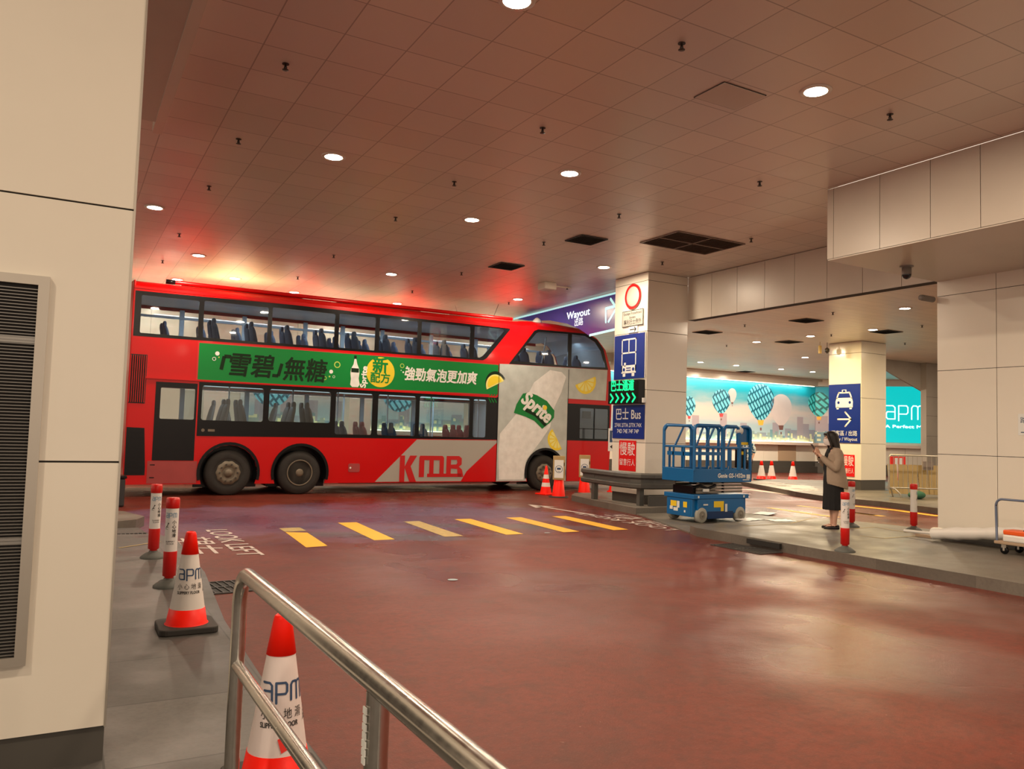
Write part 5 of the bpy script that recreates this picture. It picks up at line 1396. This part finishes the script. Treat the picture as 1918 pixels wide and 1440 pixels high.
for y in (-.41,.41):
    for (a,c) in ((-.73,.0),(.0,.46),(.46,.74)) if False else ((-.73,-.02),(.02,.42),(.44,.73)):
        fr = panel_frame(a,c,y)
        fr.tube([(a,y,1.34),(c,y,1.34)],.022,8); fr.build('guard_frame','lift_blue',L)
for y in (-.41,.41):
    for x in (-.58,-.25,.20,.58): b = MB(); sq(b,(x,y,.95),(x,y,1.34),.045,.02); b.build('guard_upright','lift_blue',L)
    for x0_,x1_ in ((-.45,-.22),(.12,.30)): b = MB(); sq(b,(x0_,y,1.34),(x1_,y,1.72),.035,.02); b.build('guard_brace','lift_blue',L)
for x in (-.73,.73):
    b = MB(); pts = []
    b.tube([(x,-.41,1.62),(x,-.32,RZ-.01),(x,.32,RZ-.01),(x,.41,1.62)],.024,10); b.tube([(x,-.41,1.34),(x,.41,1.34)],.018,8)
    for y in (-.14,.14): sq(b,(x,y,.95),(x,y,1.34),.03,.03)
    b.build('end_frame','lift_blue',L)
b = MB(); b.box(-.745,-.70,-.30,.30,1.18,1.25); b.box(-.71,-.02,-.425,-.405,1.20,1.26); b.build('gate_bar','lift_blue',L)
o = MB().box(.43,.66,-.40,-.30,.98,1.32).build('control_box','bus_black',L,bevel=.012)
Flat().rect(.50,1.22,.56,1.28).build('box_label','label_yellow',lambda x,z,d=0.0:(x,-.402-d,z),o,.002)
o = MB().box(.40,.72,-.38,-.36,1.40,1.72).build('operator_board','lift_blue',L)
Flat().rect(.42,1.40,.70,1.45).build('board_label','label_yellow',lambda x,z,d=0.0:(x,-.382-d,z),o,.002)
MB().lathe([(.02,-.45),(.07,-.43),(.075,-.36),(.02,-.34)],c=(.45,0,1.66),axis='y',seg=16).build('work_lamp','label_white',L)
b = MB()
for x in (-.30,.22): b.tube([(x-.04,-.38,.95),(x-.03,-.38,1.0),(x+.03,-.38,1.0),(x+.04,-.38,.95)],.010,6)
b.build('tie_loops','scissor_grey',L)
text('Genie GS-1432m',.105,'sign_white',lambda x,y,z=0.0:(x+.22,-.424-z,y+.835),L,width=.72,bold=.004,z=.003,shear=.1)
Flat().rect(.62,.78,.72,.86).rect(.52,.755,.70,.77).build('maker_label','label_white',lambda x,z,d=0.0:(x,-.424-d,z),L,.002)
Flat().rect(-.20,.27,.06,.38).rect(-.02,.20,.06,.27).build('caution_label','label_yellow',lambda x,z,d=0.0:(x,-.392-d,z),L,.002)
for q in ((-.48,.31,-.36,.335),(.08,.19,.14,.33),(.56,.44,.60,.48),(-.62,.44,-.58,.48)): Flat().rect(*q).build('white_label','label_white',lambda x,z,d=0.0:(x,-.402-d,z),L,.003)
fe = lambda y,z,d=0.0:(-hx-.008-d,-y,z)
Flat().rect(-.22,.26,-.06,.36).build('caution_label','label_yellow',fe,L,.003); Flat().rect(.12,.26,.22,.36).build('caution_label','label_yellow',fe,L,.003)
for q in ((-.24,.20,-.16,.26),(-.05,.24,.02,.36),(-.14,.18,-.02,.24),(.14,.17,.18,.21)): Flat().rect(*q).build('white_label','label_white',fe,L,.002)

# ================================================================== PEOPLE
def ring(c, rx, ry, ang=(0,0,0), n=16, sq_=1.0):
    R = Matrix.Rotation(ang[2],3,'Z') @ Matrix.Rotation(ang[1],3,'Y') @ Matrix.Rotation(ang[0],3,'X'); c = Vector(c); o = []
    for k in range(n):
        a = 2*PI*k/n; ca, sa = math.cos(a), math.sin(a)
        o.append(tuple(c + R @ Vector((rx*math.copysign(abs(ca)**sq_,ca), ry*math.copysign(abs(sa)**sq_,sa), 0))))
    return o
def remeshed(b, name, m_, parent, vox=.006, smooth=4):
    me = b.mesh(name, m_); o = bpy.data.objects.new(name, me); COL.objects.link(o)
    r = o.modifiers.new('r','REMESH'); r.mode = 'VOXEL'; r.voxel_size = vox; r.use_smooth_shade = True
    s = o.modifiers.new('s','SMOOTH'); s.iterations = smooth; s.factor = .5
    dg = bpy.context.evaluated_depsgraph_get(); m2 = bpy.data.meshes.new_from_object(o.evaluated_get(dg), depsgraph=dg)
    bpy.data.objects.remove(o); m2.name = name
    if not m2.materials: m2.materials.append(M(m_))
    o2 = bpy.data.objects.new(name, m2); link(o2, parent); return o2
def limb(b, pts, rs, n=14):
    P_ = [Vector(p) for p in pts]; b.tube(P_, rs, n)
    for p, r in ((P_[0],rs[0]),(P_[-1],rs[-1])): ball(b,p,r)
def ball(b, c, r, sx=1, sy=1, sz=1, n=12):
    b.lathe([(r*max(.02,math.sin(PI*k/8)), -r*math.cos(PI*k/8)) for k in range(9)],seg=n) if False else None
    rings_ = []
    for k in range(9):
        th = PI*k/8; rr0 = max(.02,math.sin(th))*r; rings_.append([(c[0]+rr0*sx*math.cos(2*PI*j/n), c[1]+rr0*sy*math.sin(2*PI*j/n), c[2]-r*sz*math.cos(th)) for j in range(n)])
    b.loft(rings_)
def hand(b, wrist, palm_dir, across, normal, side, curl=1.0, s=1.0):
    """palm, four curled fingers of unequal length and a thumb leaving the side of the palm"""
    w_ = Vector(wrist); d_ = Vector(palm_dir).normalized(); a_ = Vector(across).normalized(); n_ = Vector(normal).normalized()
    pc = w_+d_*.045*s
    for k in range(5):
        q = w_+d_*(.012+.018*k)*s; b.tube([q-a_*.030*s,q+a_*.030*s],.013*s,8); ball(b,q-a_*.03*s,.013*s); ball(b,q+a_*.03*s,.013*s)
    for i,(off,ln) in enumerate(((-.030,.062),(-.010,.072),(.010,.068),(.029,.054))):
        p0 = w_+d_*.085*s+a_*off*s; p1 = p0+(d_*.9+n_*.35*curl).normalized()*ln*.42*s
        p2 = p1+(d_*.45+n_*.9*curl).normalized()*ln*.33*s; p3 = p2+(d_*.0+n_*1.0*curl).normalized()*ln*.25*s
        b.tube([p0,p1,p2,p3],[.0088*s,.0083*s,.0076*s,.0066*s],8); ball(b,p3,.0066*s)
    p0 = w_+d_*.03*s+a_*side*.03*s; p1 = p0+(d_*.6+a_*side*.7+n_*.3).normalized()*.034*s; p2 = p1+(d_*.8+a_*side*.1+n_*.6).normalized()*.030*s
    b.tube([p0,p1,p2],[.012*s,.0105*s,.0085*s],8); ball(b,p2,.0085*s)
def head(b, c, s=1.0):
    """facing +x; c = centre of the skull"""
    cx,cy,cz = c
    R_ = [(-.115,.030,.028,.030),(-.105,.050,.045,.020),(-.085,.068,.056,.012),(-.055,.080,.064,.006),(-.02,.090,.070,.0),(.02,.096,.074,-.004),(.055,.094,.073,-.006),(.085,.078,.062,-.008),(.105,.050,.042,-.008),(.113,.02,.018,-.008)]
    b.loft([ring((cx+x*s,cy,cz+z*s),rx*s,ry*s,n=20) for z,rx,ry,x in R_])
    b.tube([(cx+.085*s,cy,cz+.018*s),(cx+.103*s,cy,cz-.018*s),(cx+.108*s,cy,cz-.030*s)],[.008*s,.012*s,.014*s],8); ball(b,(cx+.104*s,cy,cz-.030*s),.013*s)
    for y in (-1,1):
        b.tube([(cx-.01*s,cy+y*.074*s,cz-.03*s),(cx-.018*s,cy+y*.082*s,cz),(cx-.010*s,cy+y*.080*s,cz+.022*s)],[.010*s,.013*s,.009*s],8)
        ball(b,(cx+.085*s,cy+y*.030*s,cz+.014*s),.014*s)
    b.tube([(cx+.090*s,cy-.024*s,cz-.058*s),(cx+.098*s,cy,cz-.056*s),(cx+.090*s,cy+.024*s,cz-.058*s)],.008*s,8)
def face_bits(parent, c, mask=True):
    cx,cy,cz = c
    for y in (-1,1):
        e = MB(); ball(e,(cx+.088,cy+y*.031,cz+.014),.011); e.build('eye','ad_white',parent)
        e = MB(); ball(e,(cx+.097,cy+y*.032,cz+.013),.0055); e.build('pupil','hair',parent)
        MB().tube([(cx+.094,cy+y*.016,cz+.036),(cx+.094,cy+y*.034,cz+.041),(cx+.084,cy+y*.05,cz+.035)],.0035,6).build('eyebrow','hair',parent)
    if mask:
        m_ = MB()
        def fn(s_,t_):
            z = -.105+.105*s_; a = (t_-.5)*2.5; rx = .108-.018*abs(2*s_-1)**2-.012*(1-s_); 
            return (cx-.002+(rx+.012*math.exp(-(a*3)**2))*math.cos(a), cy+(.072+.004*math.sin(PI*s_))*math.sin(a)*1.02, cz+z)
        m_.sheet(fn,10,18); m_.build('face_mask','mask',parent)
        MB().tube([(cx+.03,cy-.073,cz-.02),(cx-.01,cy-.084,cz-.0)],.0018,5).tube([(cx+.03,cy+.073,cz-.02),(cx-.01,cy+.084,cz)],.0018,5).build('mask_strap','mask',parent)
wp = Vector((10.92,8.74,.13))
fx = Vector((-RIGHT.x,-RIGHT.y,0)).normalized()      # she looks to the left of the picture
wa = math.atan2(fx.y, fx.x)-.12
Wm = thing('person','woman in beige jacket, black dress and white mask standing, looking at her phone','person',wp,wa)
hc = (.045,0,1.445)
b = MB(); head(b,hc,.98)
b.tube([(.0,0,1.26),(.005,0,1.31),(.02,0,1.37)],[.058,.050,.052],14)
b.loft([ring(c,rx,ry,n=18) for c,rx,ry in (((0,0,.74),.12,.165),((.0,0,.86),.125,.168),((.0,0,.98),.105,.135),((.005,0,1.10),.112,.150),((-.003,0,1.20),.108,.170),((-.010,0,1.26),.085,.165),((-.006,0,1.30),.055,.08))])
for s_ in (-1,1):
    limb(b,[(-.01,s_*.155,1.235),(-.02,s_*.195,1.10),(.02,s_*.205,.985)],[.052,.046,.040])
    limb(b,[(.02,s_*.205,.985),(.14,s_*.15,1.075),(.235,s_*.065,1.185)],[.040,.036,.025])
    limb(b,[(.0,s_*.085,.80),(.005,s_*.082,.60),(.0,s_*.072,.44)],[.092,.075,.054])
    limb(b,[(.0,s_*.072,.44),(-.018,s_*.070,.30),(-.008,s_*.066,.16),(-.005,s_*.064,.075)],[.052,.054,.038,.033])
    b.loft([ring((-.03+x,s_*.066,.035),.0,.0,n=4) for x in (0,)]) if False else None
    b.tube([(-.045,s_*.064,.045),(.0,s_*.064,.05),(.07,s_*.064,.032),(.13,s_*.066,.024)],[.028,.034,.030,.018],10)
hand(b,(.240,.062,1.19),(.35,-.25,.85),(.75,.45,-.25),(-.2,-1,.1),1,1.0,.92)
hand(b,(.240,-.062,1.19),(.35,.25,.85),(.75,-.45,-.25),(-.2,1,.1),1,1.0,.92)
remeshed(b,'body','skin',Wm,.0055,3)
face_bits(Wm,(hc[0],0,hc[2]))
# dress
b = MB()
b.loft([ring(c,rx,ry,n=28) for c,rx,ry in (((-.01,0,.305),.165,.185),((-.01,0,.45),.160,.185),((-.005,0,.62),.155,.185),((.0,0,.78),.150,.185),((.0,0,.92),.135,.165),((.005,0,1.08),.128,.160),((.0,0,1.20),.120,.155),((-.002,0,1.27),.085,.11),((.0,0,1.30),.066,.07))])
for k in range(14):
    a = 2*PI*k/14; b.tube([(-.01+.163*math.cos(a),.183*math.sin(a),.302),(-.005+.15*math.cos(a),.18*math.sin(a),.62),(.0+.12*math.cos(a),.15*math.sin(a),.85)],[.013,.009,.004],6)
remeshed(b,'dress','dress',Wm,.009,3)
# jacket: body open at the front plus two sleeves
b = MB()
def jk(z,rx,ry,cx=0.0,op=.55,n=26):
    return [(cx+rx*math.cos(op+(2*PI-2*op)*k/n), ry*math.sin(op+(2*PI-2*op)*k/n), z+(.045*math.cos(op+(2*PI-2*op)*k/n) if z < .7 else 0)) for k in range(n+1)]
lv = [(.68,.185,.215,-.035,.55),(.76,.185,.218,-.03,.5),(.88,.172,.205,-.02,.45),(1.0,.158,.190,-.012,.45),(1.10,.152,.190,-.01,.5),(1.20,.142,.198,-.01,.6),(1.255,.115,.190,-.012,.75),(1.285,.085,.13,-.012,.85),(1.315,.070,.075,-.010,.9)]
vs = []; inner = []
for z,rx,ry,cx,op in lv:
    zz = z - (.05 if z == .68 else 0)*0
    o_ = jk(z,rx,ry,cx,op); i_ = jk(z,rx-.014,ry-.014,cx,op)
    vs.append(o_+list(reversed(i_)))
b.loft(vs)
for s_ in (-1,1):
    limb(b,[(-.02,s_*.165,1.235),(-.032,s_*.215,1.10),(.015,s_*.225,.975)],[.068,.066,.062])
    limb(b,[(.015,s_*.225,.975),(.12,s_*.165,1.055),(.185,s_*.115,1.125)],[.062,.056,.047])
remeshed(b,'jacket','blazer',Wm,.008,4)
MB().tube([(.085,-.075,.70),(.125,-.06,.95),(.125,-.055,1.12),(.075,-.05,1.27),(-.02,-.075,1.325)],.014,8).tube([(.085,.075,.70),(.125,.06,.95),(.125,.055,1.12),(.075,.05,1.27),(-.02,.075,1.325)],.014,8).build('jacket_lapel','dress',Wm)
# hair, long over the shoulders
b = MB()
R_ = [(-.34,.050,.060,-.105),(-.28,.060,.085,-.095),(-.20,.068,.098,-.085),(-.12,.078,.098,-.070),(-.06,.088,.096,-.050),(.0,.098,.094,-.035),(.05,.104,.090,-.022),(.09,.088,.076,-.018),(.118,.055,.048,-.014),(.126,.02,.018,-.012)]
b.loft([ring((hc[0]+x,0,hc[2]+z),rx,ry,n=22) for z,rx,ry,x in R_])
for y in (-1,1): b.tube([(hc[0]+.055,y*.045,hc[2]+.085),(hc[0]+.055,y*.078,hc[2]+.03),(hc[0]+.02,y*.088,hc[2]-.06),(hc[0]+.0,y*.090,hc[2]-.17)],[.022,.020,.020,.016],8)
b.tube([(hc[0]+.078,-.05,hc[2]+.065),(hc[0]+.092,0,hc[2]+.075),(hc[0]+.078,.05,hc[2]+.065)],.018,8)
remeshed(b,'hair','hair',Wm,.006,3)
for s_ in (-1,1):
    b = MB(); b.loft([[(x,s_*.066+yy*wd,z) for (yy,z) in ((-1,0),(-1,.02),(-.8,h_),(0,h_+.012),(.8,h_),(1,.02),(1,0))] for x,wd,h_ in ((-.075,.026,.050),(-.055,.034,.062),(.0,.036,.052),(.05,.040,.045),(.10,.042,.036),(.14,.034,.026),(.158,.018,.018))])
    b.box(-.07,-.02,s_*.066-.03,s_*.066+.03,-.002,.012)
    o = b.build('shoe','shoe',Wm)
    MB().tube([(.045,s_*.066-.025,.058),(.055,s_*.066,.066),(.045,s_*.066+.025,.058)],.005,6).build('shoe_bow','label_white' if False else 'shoe',o)
MB().lathe([(.030,-.012),(.032,0),(.030,.012)],c=(.205,-.088,1.15),axis='x',seg=14).build('watch','bus_black',Wm)
# phone, held in both hands
Rw = Matrix.Rotation(wa,3,'Z')
pp = wp + Rw @ Vector((.305,0,1.285))
ph = thing('mobile_phone','black mobile phone held up by the woman in both hands','phone',pp,wa)
b = MB(); b.cbox((0,0,0),(.012,.075,.155),ry=.55); b.build('phone_body','phone',ph,bevel=.003)
MB().cbox((-.0065,0,-.004),(.001,.066,.14),ry=.55).build('phone_screen','interior_pale',ph)
MB().tube([(.0,.03,-.07),(.01,.03,-.11),(.0,.025,-.14)],.004,6).build('phone_strap','label_white',ph)
# man behind the lift
p = on_z(1400,904)
Mn = thing('person','person in blue patterned shirt and dark trousers standing behind the blue lift','person',(p.x,p.y,0),wa+PI*.25)
k_ = 1.04
b = MB(); hc2 = (.02,0,1.55)
head(b,hc2,1.0); b.tube([(-.01,0,1.36),(.0,0,1.42),(.01,0,1.47)],[.062,.055,.055],12)
b.loft([ring(c,rx,ry,n=16) for c,rx,ry in (((0,0,.84),.12,.165),((0,0,1.0),.115,.155),((0,0,1.18),.125,.175),((0,0,1.32),.105,.185),((-.005,0,1.40),.06,.09))])
for s_ in (-1,1):
    limb(b,[(0,s_*.19,1.33),(-.01,s_*.235,1.18),(.0,s_*.25,1.04)],[.055,.048,.040]); limb(b,[(0,s_*.25,1.04),(.06,s_*.25,.92),(.12,s_*.24,.82)],[.040,.034,.026])
    limb(b,[(0,s_*.09,.86),(.01,s_*.095,.65),(0,s_*.09,.47)],[.090,.075,.058]); limb(b,[(0,s_*.09,.47),(-.02,s_*.09,.30),(-.02,s_*.09,.09)],[.056,.055,.038])
    b.tube([(-.05,s_*.09,.045),(.0,s_*.09,.05),(.13,s_*.10,.03)],[.035,.04,.025],10)
    hand(b,(.125,s_*.24,.815),(.35,0,-.9),(.8,0,.3),(0,-s_,0),1,.6,.95)
remeshed(b,'body','skin',Mn,.008,3); face_bits(Mn,(hc2[0],0,hc2[2]),False)
b = MB(); b.loft([ring(c,rx,ry,n=20) for c,rx,ry in (((0,0,.80),.145,.195),((0,0,1.0),.140,.185),((0,0,1.2),.145,.20),((0,0,1.34),.118,.20),((0,0,1.41),.07,.08))])
for s_ in (-1,1): limb(b,[(0,s_*.20,1.33),(-.01,s_*.25,1.20),(.0,s_*.262,1.10)],[.070,.066,.062])
sh_ = remeshed(b,'shirt','shirt_blue',Mn,.010,3)
w = NT('shirt_pattern'); tc = w.n('ShaderNodeTexCoord'); ck = w.n('ShaderNodeTexVoronoi'); w.l(tc.outputs['Object'],ck.inputs['Vector']); ck.inputs['Scale'].default_value = 14
w.l(w.mix(w.math('GREATER_THAN',ck.outputs['Distance'],.48),(.01,.10,.22),(.6,.68,.7)),w.b.inputs['Base Color']); w.b.inputs['Roughness'].default_value = .8
sh_.data.materials.clear(); sh_.data.materials.append(w.m)
b = MB(); b.loft([ring(c,rx,ry,n=18) for c,rx,ry in (((0,0,.72),.13,.185),((0,0,.85),.132,.182),((0,0,.92),.125,.17))])
for s_ in (-1,1): limb(b,[(0,s_*.09,.82),(.01,s_*.098,.5),(-.01,s_*.092,.09)],[.102,.078,.058])
remeshed(b,'trousers','trousers',Mn,.010,3)
b = MB(); b.loft([ring((hc2[0]+x,0,hc2[2]+z),rx,ry,n=18) for z,rx,ry,x in ((-.07,.06,.07,-.045),(.0,.085,.083,-.03),(.05,.10,.084,-.012),(.09,.085,.07,-.01),(.122,.03,.03,-.01))]); remeshed(b,'hair','hair',Mn,.008,2)
for s_ in (-1,1): MB().loft([[(x,s_*.095+yy*wd,z) for (yy,z) in ((-1,0),(-.8,h_),(0,h_+.01),(.8,h_),(1,0))] for x,wd,h_ in ((-.09,.035,.06),(.0,.045,.08),(.1,.048,.05),(.17,.02,.03))]).build('shoe','shoe',Mn)

# ================================================================== RIGHT BORDER: wrapped roll, trolley, tools
a = on_z(1748,995,.42); 
t = thing('wrapped_roll','long white plastic wrapped roll lying low along the right wall','roll',(11.22,7.0,.28))
p0 = Vector((11.14,7.18,.235)); p1 = Vector((11.10,5.0,.50))
t.location = (11.2,6.6,.16)
lo_ = lambda v: (v[0]-11.2,v[1]-6.6,v[2]-.16)
pts = [lo_(p0.lerp(p1,k/24)) for k in range(25)]; rs = [.085+.006*math.sin(k*2.1)+.004*math.sin(k*5.3) for k in range(25)]
MB().tube(pts,rs,18).build('roll_body','plastic_wrap',t)
MB().tube([lo_(p0+Vector((.06,.50,-.02))),lo_(p0+Vector((.0,.0,0)))],.022,10).build('roll_core','plastic_wrap',t)
t = thing('flat_trolley','flat trolley with blue grey tube handle by the right wall','trolley',(10.95,5.55,.13))
b = MB(); b.box(-.24,.24,-.60,.52,.13,.17); b.build('trolley_deck','trolley_deck',t,bevel=.01)
b = MB(); hp = [(-.20,.50,.17),(-.20,.51,.62)]
for k in range(7): a_ = PI/2*k/6; hp.append((-.20,.51-.08*(1-math.cos(a_)),.62+.09*math.sin(a_)))
hp += [(-.20,-.40,.71),(-.20,-.46,.69),(-.20,-.5,.62),(-.20,-.50,.17)]
b.tube(hp,.015,12).build('trolley_handle','trolley_blue',t)
for x in (-.17,.17):
    for y in (-.50,.42):
        c_ = MB().lathe([(.01,-.016),(.048,-.016),(.052,0),(.048,.016),(.01,.016)],c=(x,y,.052),axis='x',seg=20).build('caster','bus_black',t)
        MB().box(x-.022,x+.022,y-.03,y+.03,.085,.13).box(x-.024,x-.018,y-.012,y+.012,.045,.10).box(x+.018,x+.024,y-.012,y+.012,.045,.10).build('caster_fork','steel_frame',c_)
t = thing('tool_case','orange tool case lying on the trolley at the right border','tool case',(10.84,5.68,.30))
MB().box(-.12,.12,-.28,.28,.09,.15).build('case_body','tool_orange',t,bevel=.015)
MB().box(-.05,.05,-.12,.06,.15,.165).build('case_label','bus_black',t)
MB().box(-.13,.12,-.29,.28,0,.09).build('case_padding','plastic_wrap',t,bevel=.02)
tag(MB().box(11.38,11.62,7.36,7.62,.131,.17).build('timber_offcut','trolley_deck'),'small flat timber offcut on the paving at the wall corner','timber')

# crowd barrier with boards and sand bags beyond
pl, pr = on_z(1668,925,.13), on_z(1770,925,.13)
pl = on_z(1665,931,.13); d_ = Vector((RIGHT.x,RIGHT.y,0)).normalized()
t = thing('crowd_barrier','grey steel crowd barrier beside the taxi pillar','barrier',pl,math.atan2(d_.y,d_.x))
b = MB(); b.tube([(.0,0,.18),(0,0,1.04),(.04,0,1.10),(2.2,0,1.10),(2.24,0,1.04),(2.24,0,.18)],.022,10); b.tube([(0,0,.25),(2.24,0,.25)],.018,8); b.build('barrier_frame','barrier_steel',t)
b = MB()
for k in range(1,18): b.tube([(k*.124,0,.25),(k*.124,0,1.10)],.008,6)
b.build('barrier_bars','barrier_steel',t)
b = MB(); b.tube([(.02,0,.25),(.12,-.1,.22),(.22,-.16,.10),(.24,-.17,.0)],.02,8); b.tube([(.02,0,.25),(.12,.14,.2),(.2,.2,.0)],.02,8); b.build('barrier_foot','barrier_steel',t)
t2 = thing('timber_hoarding','stack of stained timber boards leaning behind the crowd barrier','boards',pl+Vector((d_.y*-1,d_.x,0))*.35+Vector((0,0,0)),math.atan2(d_.y,d_.x))
for k in range(7): MB().cbox((.30+.27*k,.06,.46),(.24,.03,.78),rx=-.12,ry=.02*((k*5)%3-1)).build('board','wood_board',t2)
MB().box(1.05,1.32,-.05,-.02,.72,.95).build('notice','vent_grid',t2)
for i,(x,y,s_) in enumerate(((.55,-.35,1.0),(1.75,-.3,1.1))):
    q = pl+d_*x+Vector((-d_.y,d_.x,0))*y
    t3 = MB(); ball(t3,(q.x,q.y,.13+.10*s_),.26*s_,1,.7,.42,18)
    tag(t3.build('green_sack','bag_green'),['green sack on the ground under the left half of the barrier','green sack on the ground under the right half of the barrier'][i],'sack')
q = on_z(1680,905,.13)
t4 = thing('red_barrier','red and white plastic barrier panel beyond the timber boards','barrier',q,math.atan2(d_.y,d_.x))
b = MB(); b.cur = 0; b.box(-.25,.28,-.05,.05,.1,.95); b.cur = 1
for k in range(2): b.box(-.1+.16*k,.0+.16*k,-.056,-.05,.15,.9)
b.box(-.25,.28,-.15,.15,0,.1); b.build('barrier_panel',['sticker_red','label_white'],t4)
